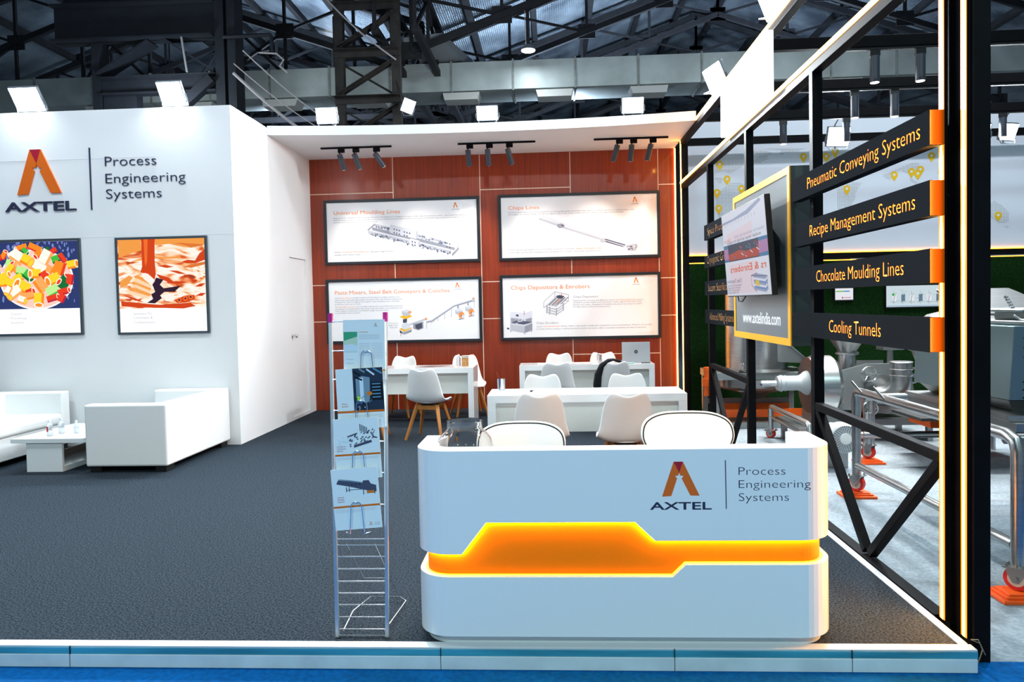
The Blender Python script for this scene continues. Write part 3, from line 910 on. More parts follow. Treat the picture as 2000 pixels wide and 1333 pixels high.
# --- bottom right
t, F, k, O = poster('framed poster headed Chips Depositors and Enrobers', -0.778, 1.625, 1.029, 2.016, ((88, 768), (1353, 742), (102, 1252)))
mb = MB(O)
words(mb, F, k, 'Chips Depositors & Enrobers', 160, 863, 644, 33, OR)
words(mb, F, k, 'Chips Depositors', 672, 928, 200, 17, TX, -0.005)
words(mb, F, k, 'Chips Enrobers', 372, 1140, 180, 17, TX, -0.005)
for s, x, y, w, m in (('Engineered for accuracy and efficiency,', 672, 955, 285, TX), ("Axtel's", 962, 950, 48, TX), ('Oscillating Depositors', 1016, 948, 170, OR), ('ensure', 1192, 944, 48, TX),
                      ('consistent product shapes and sizes across a wide range of Chocolate Chips,', 672, 971, 560, TX), ('Buttons and Callets. Designed for flexibility and ease of use, they are perfect', 672, 989, 560, TX), ('for high-speed production environments.', 672, 1006, 305, TX),
                      ("Axtel's", 372, 1166, 48, TX), ('Chocolate Enrobers', 424, 1164, 146, OR), ('deliver uniform, high-quality coating with exceptional control and cleanliness. Whether you are fully', 576, 1160, 738, TX),
                      ('enrobing, bottom-coating, or adding decorative touches, this system offers unmatched consistency and ease of operation.', 372, 1185, 898, TX)):
    words(mb, F, k, s, x, y, w, 10, m)
mb.build('lettering', INKS, t, world=True)
small_brand(F, k, O, t, 1162, 765, 40, 42, 1150, 823, 64, 1244, 778)
mb = MB(O)
# depositor: open frame with guards
for a, b in (((430, 960), (520, 878)), ((520, 878), (632, 902)), ((632, 902), (632, 955)), ((430, 960), (430, 1010)), ((520, 878), (520, 930)), ((430, 1010), (520, 930)), ((520, 930), (632, 955)), ((632, 955), (590, 985))):
    mb.line(F(*a), F(*b), 0.006, 0.0004, MG)
poly(mb, F, ((455, 985), (540, 905), (610, 925), (535, 1000)), 0.0005, LT)
rr = random.Random(8)
for i in range(8):
    x = 470 + i * 14
    mb.line(F(x, 990 - i * 1.5), F(x + 62, 930 - i), 0.009, 0.0007 + i * 1e-5, (DK, WH, NV, OR, MG, DK, WH, NV)[i])
poly(mb, F, ((530, 915), (560, 905), (600, 915), (575, 935), (540, 930)), 0.0009, DK)
mb.line(F(575, 893), F(575, 915), 0.008, 0.001, CR)
for (x, y) in ((452, 990), (530, 1010), (585, 970), (475, 1000)):
    poly(mb, F, ((x, y), (x + 9, y), (x + 9, y + 62), (x, y + 62)), 0.0006, MG)
for y in (1000, 1020, 1040):
    poly(mb, F, ((455, y), (535, y + 18), (590, y - 20), (590, y - 12), (535, y + 28), (455, y + 8)), 0.0007, LT)
mb.build('machine_picture', INKS, t, world=True)['label'] = 'printed open-framed depositor machine'
mb = MB(O)
# enrober: tall cabinet with an open window
poly(mb, F, ((150, 1038), (205, 1020), (335, 1032), (338, 1190), (275, 1212), (155, 1192)), 0.0004, WH)
poly(mb, F, ((150, 1038), (205, 1020), (335, 1032), (275, 1050)), 0.0005, W_)
poly(mb, F, ((160, 1090), (268, 1102), (268, 1145), (162, 1135)), 0.0006, MG)
poly(mb, F, ((282, 1100), (332, 1088), (332, 1130), (284, 1142)), 0.0006, MG)
poly(mb, F, ((165, 1130), (268, 1145), (332, 1125), (300, 1118), (200, 1112)), 0.0007, NV)
for i in range(14):
    x, y = rr.uniform(190, 250), rr.uniform(1098, 1130)
    poly(mb, F, ((x, y), (x + 14, y + 3), (x + 12, y + 10), (x - 2, y + 7)), 0.0008 + i * 1e-5, rr.choice((DK, LT, NV, WH)))
poly(mb, F, ((155, 1140), (275, 1156), (275, 1212), (155, 1192)), 0.0009, LT)
poly(mb, F, ((275, 1156), (338, 1134), (338, 1190), (275, 1212)), 0.0009, MG)
poly(mb, F, ((202, 1062), (224, 1064), (224, 1080), (202, 1078)), 0.0009, DK)
mb.line(F(270, 1033), F(270, 1068), 0.008, 0.0012, CR)
for (x, y) in ((157, 1192), (272, 1210), (328, 1190)):
    poly(mb, F, ((x, y), (x + 6, y), (x + 6, y + 14), (x, y + 14)), 0.0008, MG)
poly(mb, F, ((130, 1168), (148, 1172), (146, 1186), (128, 1182)), 0.0008, DK)
mb.line(F(1205, 1210), F(1335, 1205), 0.003, 0.0004, LT)
mb.build('machine_picture', INKS, t, world=True)

# ================================================================== black sign frame along the right side
FX = 1.86
sf = thing('sign_scaffold', 'tall black steel frame with amber LED lines on the right of the stand', 'frame', (1.90, 3.5, -0.095))
def fpart(name, mb, m=M_BLACK, bevel=0.003):
    return mb.build(name, m, sf, world=True, bevel=bevel)
col = MB().box((1.878, 3.35, -0.095), (1.952, 3.43, 3.95)).box((1.882, 3.555, -0.095), (1.952, 3.63, 3.95)).box((1.905, 3.43, -0.095), (1.95, 3.555, 3.95))
fpart('column', col)
c2 = MB().box((1.868, 10.50, -0.095), (1.968, 10.6, 3.95))
fpart('end_post', c2)
for y in (5.28, 7.03, 8.72):
    fpart('post', MB().box((FX, y, -0.095), (FX + 0.07, y + 0.07, 3.17)))
fpart('lower_beam', MB().box((FX, 3.63, 3.165), (FX + 0.075, 10.5, 3.25)))
fpart('upper_beam', MB().box((FX, 3.63, 3.785), (FX + 0.075, 10.5, 3.872)))
fpart('base_rail', MB().box((FX - 0.012, 3.63, -0.095), (FX + 0.06, 10.5, 0.006)))
for ya, yb, yv in ((5.30, 3.60, 4.46), (8.74, 7.06, 7.86)):
    fpart('brace_rail', MB().bar((FX + 0.03, ya, 0.80), (FX + 0.03, yb, 0.785), 0.055))
    fpart('brace', MB().bar((FX + 0.03, ya - 0.02, 0.78), (FX + 0.03, yv + 0.03, 0.03), 0.05))
    fpart('brace', MB().bar((FX + 0.03, yb + 0.04, 0.76), (FX + 0.03, yv - 0.03, 0.03), 0.05))
def led(mb, m=M_LED):
    return mb.build('led_strip', m, sf, world=True)
def led_line(ya, yb, x, z):
    m_ = (ya + yb) / 2
    mb = MB().box((x, m_ - 0.011, z), (x + 0.003, m_ + 0.011, 3.95), 0).box((x, ya, z), (x + 0.003, m_ - 0.011, 3.95), 1).box((x, m_ + 0.011, z), (x + 0.003, yb, 3.95), 1)
    mb.box((x + 0.003, ya, z), (x + 0.02, yb, 3.95), 2)
    led(mb, [M_LED, mat('led_edge', (240, 110, 10), 0.5, emit=(255, 120, 8), estr=2.2), M_BLACK])
led_line(3.556, 3.600, FX - 0.004, 0.008)
led_line(3.372, 3.416, FX - 0.003, 0.006)
led(MB().box((FX - 0.010, 3.61, 3.232), (FX, 10.5, 3.262)))
led(MB().box((FX - 0.010, 3.61, 3.845), (FX, 9.35, 3.875)))
led(MB().box((FX + 0.008 - 0.012, 10.48, 0.01), (FX + 0.008, 10.50, 3.84)))
o = MB().box((1.855, BY - 0.022, 0.0), (1.872, BY - 0.004, 3.84)).build('amber_light_line', M_LED)
tag(o, 'vertical amber LED line at the right end of the cherry wall', 'light strip')

# light given off by the amber lines
AMB = (1.0, 0.42, 0.07)
area('led_glow', (FX - 0.012, 3.58, 1.5), (0, 3.58, 1.5), 0.03, 34, AMB, PI, 2.9, sf)
area('led_glow', (FX - 0.012, 3.39, 1.5), (0, 3.39, 1.5), 0.03, 34, AMB, PI, 2.9, sf)
area('led_glow', (FX - 0.008, 10.46, 2.0), (0, 10.6, 2.0), 0.03, 11, AMB, PI, 3.6, sf)
area('led_glow', (FX - 0.018, 9.0, 3.868), (0.4, 9.3, 3.90), 0.03, 5, AMB, PI, 0.03, sf)
# ---- cut-out letter sign boxes
def plate_with_letters(s, y_left, y_right, z0, z1, ta, tb, base, cap, x, thick, name, m, parent):
    """sheet with the words cut out of it, facing the stand (-X); y_left is the far end"""
    cu = bpy.data.curves.new('letters', 'FONT')
    cu.body = s
    cu.size = 1.0
    cu.resolution_u = 2
    cu.offset = 0.012
    ob = bpy.data.objects.new('letters', cu)
    COL.objects.link(ob)
    bpy.context.view_layer.objects.active = ob
    ob.select_set(True)
    bpy.ops.object.convert(target='CURVE')
    ob = bpy.context.view_layer.objects.active
    cv = ob.data
    P = [p.co for sp in cv.splines for p in (sp.bezier_points if sp.type == 'BEZIER' else sp.points)]
    ax, bx = min(p[0] for p in P), max(p[0] for p in P)
    kx, ky = abs(ta - tb) / (bx - ax), cap / CAPH()
    # local plate coordinates: a along -Y from ta, b up from base
    L, R_ = -(y_left - ta), ta - y_right
    sp = cv.splines.new('POLY')
    rect = [(L / kx + ax, (z0 - base) / ky), (R_ / kx + ax, (z0 - base) / ky), (R_ / kx + ax, (z1 - base) / ky), (L / kx + ax, (z1 - base) / ky)]
    sp.points.add(3)
    for i, (a, b) in enumerate(rect):
        sp.points[i].co = (a, b, 0, 1)
    sp.use_cyclic_u = True
    cv.dimensions = '2D'
    cv.fill_mode = 'BOTH'
    cv.extrude = 0.5
    me = bpy.data.meshes.new_from_object(ob)
    mb = MB()
    mb.add([(x - (v.co.z + 0.5) * thick, ta - (v.co.x - ax) * kx, base + v.co.y * ky) for v in me.vertices], [tuple(p.vertices) for p in me.polygons])
    bpy.data.objects.remove(ob)
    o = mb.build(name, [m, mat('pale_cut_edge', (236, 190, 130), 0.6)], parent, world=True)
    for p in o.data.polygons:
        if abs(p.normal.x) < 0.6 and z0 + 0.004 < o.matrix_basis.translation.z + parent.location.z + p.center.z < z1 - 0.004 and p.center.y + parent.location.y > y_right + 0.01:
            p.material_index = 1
    return o

M_CAV = mat('amber_lit_cavity', (250, 150, 60), 0.6, emit=(255, 150, 40), estr=26.0)
M_CAV2 = mat('dim_cavity', (90, 70, 60), 0.6, emit=(255, 150, 70), estr=0.10)
M_CAP = mat('amber_acrylic_cap', (170, 78, 8), 0.2, emit=(220, 100, 0), estr=0.12)
signs = [('Pneumatic Conveying Systems', 2.28, 2.443, 5.18, 3.63, True, 'top'), ('Recipe Management Systems', 1.948, 2.114, 5.14, 3.68, True, 'second'),
         ('Chocolate Moulding Lines', 1.631, 1.792, 5.02, 3.80, True, 'third'), ('Cooling Tunnels', 1.303, 1.468, 4.80, 4.06, True, 'lowest')]
for s, z0, z1, ta, tb, lit, _ in signs:
    t = thing('sign_box', 'dark sign box with cut-out letters reading ' + s, 'sign', (1.82, 4.4, z0), group='cut-out letter sign boxes')
    ya, yb = 5.50, 3.545
    X0, X1 = 1.785, 1.852
    plate_with_letters(s, ya, yb, z0, z1, ta, tb, z0 + 0.048, 0.078, X0 + 0.011, 0.011, 'front_plate', M_CHAR, t)
    mb = MB().box((X0 + 0.011, yb, z0), (X1, ya, z0 + 0.008)).box((X0 + 0.011, yb, z1 - 0.008), (X1, ya, z1)).box((X1 - 0.006, yb, z0 + 0.008), (X1, ya, z1 - 0.008)).box((X0 + 0.011, ya, z0), (X1, ya + 0.008, z1))
    mb.build('casing', M_CHAR, t, world=True)
    MB().box((X1 - 0.010, yb + 0.004, z0 + 0.009), (X1 - 0.007, ya, z1 - 0.009)).build('light_sheet', M_CAV, t, world=True)
    MB().box((X0 + 0.001, yb - 0.004, z0 + 0.001), (X1 - 0.001, yb, z1 - 0.001)).build('end_cap', M_CAP, t, world=True)['label'] = 'amber end cap'
for s, z0, z1, ta, tb in (('Spice Processing', 2.268, 2.437, 8.42, 7.30), ('Cryogenic Grinding', 1.945, 2.083, 8.46, 7.30), ('Steam Sterilization', 1.631, 1.790, 8.42, 7.28), ('Advanced Milling Systems', 1.309, 1.463, 8.36, 7.10)):
    t = thing('sign_box', 'dark sign box behind the screen with letters reading ' + s, 'sign', (1.82, 7.9, z0), group='cut-out letter sign boxes')
    ya, yb = 8.60, 7.235
    X0, X1 = 1.785, 1.858
    tb = max(tb, 7.27)
    plate_with_letters(s, ya, yb, z0, z1, ta, tb, z0 + 0.044, 0.082, X0 + 0.018, 0.018, 'front_plate', M_CHAR, t)
    mb = MB().box((X0 + 0.018, yb, z0), (X1, ya, z0 + 0.008)).box((X0 + 0.018, yb, z1 - 0.008), (X1, ya, z1)).box((X1 - 0.006, yb, z0 + 0.008), (X1, ya, z1 - 0.008)).box((X0 + 0.018, ya - 0.006, z0), (X1, ya, z1))
    mb.build('casing', M_CHAR, t, world=True)
    MB().box((X1 - 0.010, yb + 0.004, z0 + 0.009), (X1 - 0.007, ya - 0.008, z1 - 0.009)).build('light_sheet', M_CAV2, t, world=True)

# ---- backlit brand box between the beams
t = thing('brand_light_box', 'bright white backlit brand box hung between the black beams', 'sign', (1.83, 6.95, 3.263))
MB().box((1.795, 6.15, 3.265), (1.858, 7.76, 3.782)).build('housing', glow((250, 253, 255), 1.9), t, world=True, bevel=0.004)
pl = dict(O=(1.7945, 0, 0), u=(0, -1, 0), v=(0, 0, 1))
mb = MB(**pl)
emblem(mb, -7.66, 3.40, 0.36, 0.34, 0.0005, 0, (0, 0, 1))
mb.build('emblem', [glow((246, 238, 234), 0.98), glow((235, 200, 204), 0.95)], t, world=True)
mb = MB(**pl)
mb.text('AXTEL', -7.74, 3.300, 0.055, 0.54, d=0.0005, bold=0.02)
mb.line((-7.06, 3.38), (-7.06, 3.70), 0.006, 0.0005)
mb.build('lettering', glow((222, 226, 232), 0.9), t, world=True)
for i, (s, w) in enumerate((('Process', 0.40), ('Engineering', 0.62), ('Systems', 0.42))):
    MB(**pl).text(s, -6.90, 3.62 - i * 0.11, 0.060, w, d=0.0005, bold=-0.008).build('lettering', glow((222, 226, 232), 0.9), t, world=True)

# ---- cabinet carrying the screen
t = thing('display_cabinet', 'grey upright display cabinet with a yellow edge and a web address', 'cabinet', (1.85, 6.37, 1.215))
cy0, cy1, cz0, cz1 = 5.545, 7.225, 1.215, 2.56
mb = MB().box((1.79, cy0, cz0), (1.856, cy1, cz1))
for ya, yb in ((cy0, cy0 + 0.012), (cy1 - 0.012, cy1)):
    mb.box((1.856, ya, cz0), (1.938, yb, cz1))
for ya, yb in ((cy0 + 0.012, 7.02), (7.11, cy1 - 0.012)):
    mb.box((1.856, ya, cz0), (1.938, yb, cz0 + 0.012)).box((1.856, ya, cz1 - 0.012), (1.938, yb, cz1))
mb.build('body', mat('cabinet_grey', (64, 72, 70), 0.45), t, world=True)
f = 0.055
mb = MB()
for a, b in (((1.78, cy0, cz0), (1.79, cy1, cz0 + f)), ((1.78, cy0, cz1 - f), (1.79, cy1, cz1)), ((1.78, cy0, cz0 + f), (1.79, cy0 + f, cz1 - f)), ((1.78, cy1 - f, cz0 + f), (1.79, cy1, cz1 - f))):
    mb.box(a, b)
mb.build('yellow_edge', M_YELLOW, t, world=True)
MB().box((1.786, cy0 + f, cz0 + f), (1.7895, cy1 - f, cz1 - f)).build('face_panel', mat('panel_grey', (96, 104, 108), 0.35), t, world=True)
MB((1.7858, 0, 0), (0, -1, 0), (0, 0, 1)).text('www.axtelindia.com', -6.92, 1.363, 0.098, 1.12, d=0.0004, bold=0.012).build('lettering', mat('white_lettering', (240, 240, 242), 0.5), t, world=True)

# ---- the tilted flat screen on its bracket
t = thing('flat_screen', 'flat screen tilted forward on the yellow-edged cabinet, showing mirrored text', 'screen', (1.68, 6.35, 1.6))
th = math.atan2(0.055, 0.772)
vv = Vector((-math.sin(th), 0, math.cos(th)))
O = Vector((1.68, 7.05, 1.60))
uu = Vector((0, -1, 0))
SW, SH = 1.40, 0.774
def scr(mb):
    return mb.plane(O, uu, vv)
scr(MB()).prism([(0, 0), (SW, 0), (SW, SH), (0, SH)], -0.045, 0.0).build('housing', M_DARK, t, world=True, bevel=0.004)
mb = scr(MB())
S = lambda a, b: (a * SW, b * SH)
mb.flat([S(0.004, 0.012), S(0.996, 0.012), S(0.996, 0.993), S(0.004, 0.993)], 0.0006, 0)
def sq(pts_, d, m):
    mb.flat([S(*p) for p in pts_], d, m)
sq(((0.004, 0.42), (0.996, 0.40), (0.996, 0.60), (0.004, 0.62)), 0.0010, 1)
sq(((0.12, 0.42), (0.82, 0.405), (0.82, 0.60), (0.12, 0.615)), 0.0013, 2)
sq(((0.004, 0.45), (0.12, 0.45), (0.12, 0.575), (0.004, 0.575)), 0.0012, 3)
sq(((0.82, 0.44), (0.996, 0.44), (0.996, 0.565), (0.82, 0.565)), 0.0012, 3)
sq(((0.12, 0.43), (0.82, 0.415), (0.82, 0.51), (0.55, 0.50), (0.4, 0.53), (0.12, 0.50)), 0.0015, 4)
rr = random.Random(2)
for i in range(16):
    a, b = rr.uniform(0.14, 0.78), rr.uniform(0.44, 0.58)
    sq(((a, b), (a + 0.05, b - 0.03), (a + 0.055, b - 0.022), (a + 0.006, b + 0.01)), 0.0017 + i * 1e-5, rr.choice((4, 5, 6, 0)))
sq(((0.004, 0.90), (0.30, 0.90), (0.62, 0.93), (0.90, 0.99), (0.93, 0.96), (0.66, 0.885), (0.3, 0.875), (0.004, 0.87)), 0.0010, 7)
for i in range(12):
    a = 0.02 + i * 0.07
    sq(((a, 0.875), (a + 0.006, 0.875), (a + 0.006, 0.84), (a, 0.84)), 0.0012, 7)
sq(((0.12, 0.64), (0.72, 0.64), (0.72, 0.80), (0.12, 0.74)), 0.0008, 8)
sq(((0.12, 0.04), (0.74, 0.04), (0.74, 0.38), (0.12, 0.38)), 0.0008, 8)
mb.text('Chips Lines', S(0.03, 0)[0], S(0, 0.655)[1], 0.030, 0.24, m=9, d=0.002, mirror=True)
mb.text('solution for producing high quality', S(0.30, 0)[0], S(0, 0.675)[1], 0.026, 0.92, m=7, d=0.002, mirror=True)
mb.text('modular design and high throughput', S(0.10, 0)[0], S(0, 0.625)[1], 0.026, 1.1, m=10, d=0.002, mirror=True)
mb.text('rs & Enrobers', S(0.14, 0)[0], S(0, 0.285)[1], 0.058, 1.12, m=9, d=0.002, bold=0.012, mirror=True)
mb.text('Chips Depositors', S(0.03, 0)[0], S(0, 0.165)[1], 0.034, 0.52, m=10, d=0.002, mirror=True)
for i in range(4):
    mb.text(('Engineered for accuracy', 'consistent product shapes', 'Buttons and Callets', 'for high speed')[i], S(0.03, 0)[0], S(0, 0.125 - i * 0.028)[1], 0.018, 0.50 - i * 0.04, m=10, d=0.002, mirror=True)
for i in range(7):
    z_ = 0.05 + i * 0.022
    sq(((0.66, z_ + 0.02), (0.90, z_ - 0.015), (0.95, z_ + 0.02), (0.72, z_ + 0.06)), 0.0012 + i * 1e-4, (7, 11, 0)[i % 3])
for a, b, c, e_ in ((0.62, 0.12, 0.62, 0.22), (0.62, 0.22, 0.94, 0.20), (0.94, 0.20, 0.94, 0.06), (0.62, 0.12, 0.72, 0.04), (0.75, 0.24, 0.62, 0.22)):
    mb.line(S(a, b), S(c, e_), 0.006, 0.0024, 10)
sq(((0.70, 0.12), (0.78, 0.10), (0.78, 0.16), (0.71, 0.17)), 0.0023, 12)
mb.build('picture', [glow((214, 218, 232), 0.8), glow((52, 112, 160), 0.8), glow((40, 44, 70), 0.8), glow((168, 118, 168), 0.8), glow((170, 52, 24), 0.8), glow((190, 90, 60), 0.8), glow((70, 110, 150), 0.8), glow((150, 160, 190), 0.8), glow((222, 206, 218), 0.8), glow((212, 92, 40), 0.85), glow((84, 88, 120), 0.8), glow((110, 140, 190), 0.8), glow((220, 190, 50), 0.8)], t, world=True)
MB().box((1.70, 6.0, 1.85), (1.783, 6.6, 2.15)).box((1.69, 6.15, 1.95), (1.72, 6.45, 2.05)).build('bracket', M_DARK, t, world=True)
MB().tube([(1.70, 6.75, 1.60), (1.70, 6.72, 1.56), (1.71, 6.64, 1.555), (1.73, 6.6, 1.60)], 0.006, 8).build('cable', M_DARK, t, world=True, smooth=True)
# ================================================================== reception desk
dk = thing('reception_desk', 'white curved reception desk with a glowing orange band and brand mark', 'desk', (0.3, 3.5, 0))
DX0, DX1, DF, DB, DR = -0.655, 1.262, 3.288, 3.70, 0.16
ZT = 0.905
def u_path(inset, rad=None):
    """outline of the U-shaped desk from the left arm's back end round the front to the right arm's back end"""
    r = max(0.02, DR - inset)
    x0, x1, f = DX0 + inset, DX1 - inset, DF + inset
    P = [(x0, DB + (0.02 if False else 0)), (x0, f + r)]
    P += arc(x0 + r, f + r, r, PI, PI * 1.5, 10)[1:]
    P += [(x, f) for x in KX]
    P += arc(x1 - r, f + r, r, PI * 1.5, PI * 2, 10)
    P += [(x1, DB)]
    return P
KX = [-0.435, -0.32, -0.1, 0.1, 0.358, 0.447, 0.525, 0.583, 0.8]
def ramp(x, pts_):
    if x <= pts_[0][0]:
        return pts_[0][1]
    for (a, b), (c, d) in zip(pts_, pts_[1:]):
        if x <= c:
            return b + (d - b) * (x - a) / (c - a)
    return pts_[-1][1]
UP = [(-0.435, 0.425), (-0.32, 0.572), (0.358, 0.572), (0.447, 0.486)]
LO = [(0.525, 0.322), (0.583, 0.378)]
def wall_strip(mb, inset, thick, zb, zt, m=0):
    A, B = u_path(inset), u_path(inset + thick)
    k = len(A)
    vs_ = []
    for (a, b) in zip(A, B):
        x = a[0]
        z0_, z1_ = (zb(x) if callable(zb) else zb), (zt(x) if callable(zt) else zt)
        vs_ += [(a[0], a[1], z0_), (a[0], a[1], z1_), (b[0], b[1], z1_), (b[0], b[1], z0_)]
    fs = []
    for i in range(k - 1):
        p, q = i * 4, i * 4 + 4
        for j in range(4):
            fs.append((p + j, q + j, q + (j + 1) % 4, p + (j + 1) % 4))
    fs += [(0, 1, 2, 3), ((k - 1) * 4 + 3, (k - 1) * 4 + 2, (k - 1) * 4 + 1, (k - 1) * 4)]
    mb.add(vs_, fs, m)
mb = MB()
wall_strip(mb, 0.0, 0.105, lambda x: ramp(x, UP), ZT)
mb.build('upper_body', M_GLOSSWHITE, dk, world=True, bevel=0.0025)
mb = MB()
wall_strip(mb, 0.0, 0.105, 0.042, lambda x: ramp(x, LO))
mb.build('lower_body', M_GLOSSWHITE, dk, world=True, bevel=0.0025)
mb = MB()
wall_strip(mb, 0.038, 0.03, 0.28, 0.60)
mb.build('orange_band', M_ORANGE, dk, world=True)['label'] = 'recessed orange band'
mb = MB()
wall_strip(mb, 0.022, 0.008, lambda x: ramp(x, UP) - 0.006, lambda x: ramp(x, UP) - 0.001)
mb.build('led_strip', mat('desk_led', (255, 180, 60), 0.5, emit=(255, 196, 24), estr=60.0), dk, world=True)
mb = MB()
wall_strip(mb, 0.026, 0.006, lambda x: ramp(x, LO) + 0.0005, lambda x: ramp(x, LO) + 0.003)
mb.build('led_strip', mat('desk_lip_glow', (255, 180, 60), 0.5, emit=(255, 150, 10), estr=3.0), dk, world=True)  # added glowing strip, imitates the upper LED's light caught on the lower lip
mb = MB()
wall_strip(mb, 0.036, 0.05, 0.0, 0.045)
mb.build('plinth', mat('plinth_white', (222, 228, 230), 0.3), dk, world=True)
MB().box((DX0 + 0.10, DF + 0.10, 0.715), (DX1 - 0.10, DB - 0.01, 0.74)).build('inner_counter', M_GLOSSWHITE, dk, world=True, bevel=0.002)
kz = lambda z: 1.57 - (1.57 - z) * (DF / 3.4)
kx = DF / 3.4
pl = dict(O=(0, DF, 0), u=(1, 0, 0), v=(0, 0, 1))
mb = MB(**pl)
emblem(mb, 0.497 * kx, kz(0.66), 0.173 * kx, 0.163 * kx, 0.0008)
mb.build('emblem', [M_BRAND2, M_CRIM], dk, world=True)
mb = MB(**pl)
mb.text('AXTEL', 0.44 * kx, kz(0.598), 0.033, 0.285 * kx, d=0.0008, bold=0.018)
mb.line((0.792 * kx, kz(0.60)), (0.790 * kx, kz(0.828)), 0.004, 0.0008)
mb.build('lettering', M_NAVY, dk, world=True)
for s, z, w in (('Process', 0.758, 0.213), ('Engineering', 0.697, 0.327), ('Systems', 0.636, 0.228)):
    MB(**pl).text(s, 0.850 * kx, kz(z), 0.036, w * kx, d=0.0008, bold=-0.016).build('lettering', M_NAVY, dk, world=True)

# glass fish bowl on the inner counter
prof = [(0.0, 0.0), (0.07, 0.0), (0.10, 0.01), (0.128, 0.045), (0.143, 0.095), (0.143, 0.135), (0.130, 0.175), (0.108, 0.203), (0.090, 0.218), (0.0865, 0.226), (0.0865, 0.262), (0.084, 0.264), (0.0835, 0.262), (0.0835, 0.226), (0.087, 0.216), (0.105, 0.200), (0.127, 0.172), (0.140, 0.134), (0.140, 0.096), (0.125, 0.047), (0.098, 0.014), (0.07, 0.006), (0.0, 0.006)]
o = MB().lathe(prof, (0, 0, 0), 48).build('glass_bowl', M_GLASS, smooth=True, loc=(-0.440, 3.545, 0.742))
tag(o, 'empty round clear glass bowl on the left of the reception desk', 'bowl')

# ================================================================== two office chairs behind the desk
def office_chair():
    t = thing('office_chair', 'white office chair with dark piping behind the left half of the reception desk', 'chair', group='piped white office chairs')
    # back shell as a rounded panel wrapped round the sitter
    def outline(n):
        P = []
        key = [(-0.247, 0.07), (-0.225, 0.142), (-0.14, 0.180), (0, 0.186), (0.14, 0.180), (0.225, 0.142), (0.247, 0.07), (0.222, 0.0), (0.165, -0.08), (0.12, -0.15), (0, -0.17), (-0.12, -0.15), (-0.165, -0.08), (-0.222, 0.0)]
        k = len(key)
        for i in range(k):
            p0, p1, p2, p3 = (Vector(key[(i + j - 1) % k]) for j in range(4))
            for j in range(n):
                t_ = j / n
                P.append(0.5 * ((2 * p1) + (p2 - p0) * t_ + (2 * p0 - 5 * p1 + 4 * p2 - p3) * t_ * t_ + (3 * p1 - p0 - 3 * p2 + p3) * t_ ** 3))
        return P
    OL = outline(4)
    def surf(p, s, off):
        x, z = p.x * s, p.y * s
        return (x, 0.05 + 0.9 * x * x - 0.16 * z + off, 0.74 + z)
    mb = MB()
    k = len(OL)
    rings = [(0.25, -0.012), (0.6, -0.01), (0.9, -0.004), (1.0, 0.012), (0.985, 0.034), (0.88, 0.044), (0.5, 0.05), (0.2, 0.05)]
    vs_ = [surf(p, s, o_) for s, o_ in rings for p in OL]
    fs = []
    for i in range(len(rings) - 1):
        for j in range(k):
            fs.append((i * k + j, i * k + (j + 1) % k, (i + 1) * k + (j + 1) % k, (i + 1) * k + j))
    vs_ += [surf(Vector((0, 0)), 1, -0.012), surf(Vector((0, 0)), 1, 0.05)]
    for j in range(k):
        fs.append((len(vs_) - 2, (j + 1) % k, j))
        fs.append((len(vs_) - 1, (len(rings) - 1) * k + j, (len(rings) - 1) * k + (j + 1) % k))
    b = mb.add(vs_, fs).build('backrest', M_LEATHER, t, smooth=True)
    MB().tube([surf(p, 0.955, 0.036) for p in OL], 0.0042, 6, closed=True).build('piping', M_DARK, b, smooth=True)
    mb = MB()
    mb.lathe([(0.0, 0.43), (0.20, 0.43), (0.235, 0.445), (0.245, 0.475), (0.23, 0.505), (0.18, 0.52), (0.0, 0.515)], (0, 0.27, 0), 32).build('seat', M_LEATHER, t, smooth=True)
    MB().tube([(0, 0.07, 0.60), (0, 0.10, 0.46), (0, 0.17, 0.42), (0, 0.27, 0.42)], [0.03, 0.028, 0.03, 0.03], 8).build('back_arm', M_CHROME, t, smooth=True)
    MB().cyl((0, 0.27, 0.10), (0, 0.27, 0.43), 0.028, 14).build('gas_lift', M_CHROME, t, smooth=True)
    for i in range(5):
        a = 0.3 + i * 2 * PI / 5
        c, s = math.cos(a), math.sin(a)
        leg = MB().bar((0.02 * c, 0.27 + 0.02 * s, 0.115), (0.28 * c, 0.27 + 0.28 * s, 0.078), 0.045, 0.035, w2=0.025, h2=0.02).build('base_leg', M_CHROME, t, bevel=0.004)
        MB().cyl((0.28 * c - 0.012 * s, 0.27 + 0.28 * s + 0.012 * c, 0.034), (0.28 * c + 0.012 * s, 0.27 + 0.28 * s - 0.012 * c, 0.034), 0.034, 12).cyl((0.28 * c, 0.27 + 0.28 * s, 0.034), (0.28 * c, 0.27 + 0.28 * s, 0.08), 0.008, 6).build('castor', M_DARK, leg, smooth=True)
    return t
oc = office_chair()
oc.location = (-0.187, 4.12, 0)
oc.rotation_euler = (0, 0, PI + 0.03)
o2 = dup(oc, (0.715, 4.03, 0), PI - 0.02, 'white office chair with dark piping behind the right half of the reception desk')
for o, k in ((oc, -0.015), (o2, 0.045)):
    o.location.z = 0
    for ch in o.children:
        if ch.name.startswith(('backrest', 'seat', 'back_arm')):
            ch.location.z = k

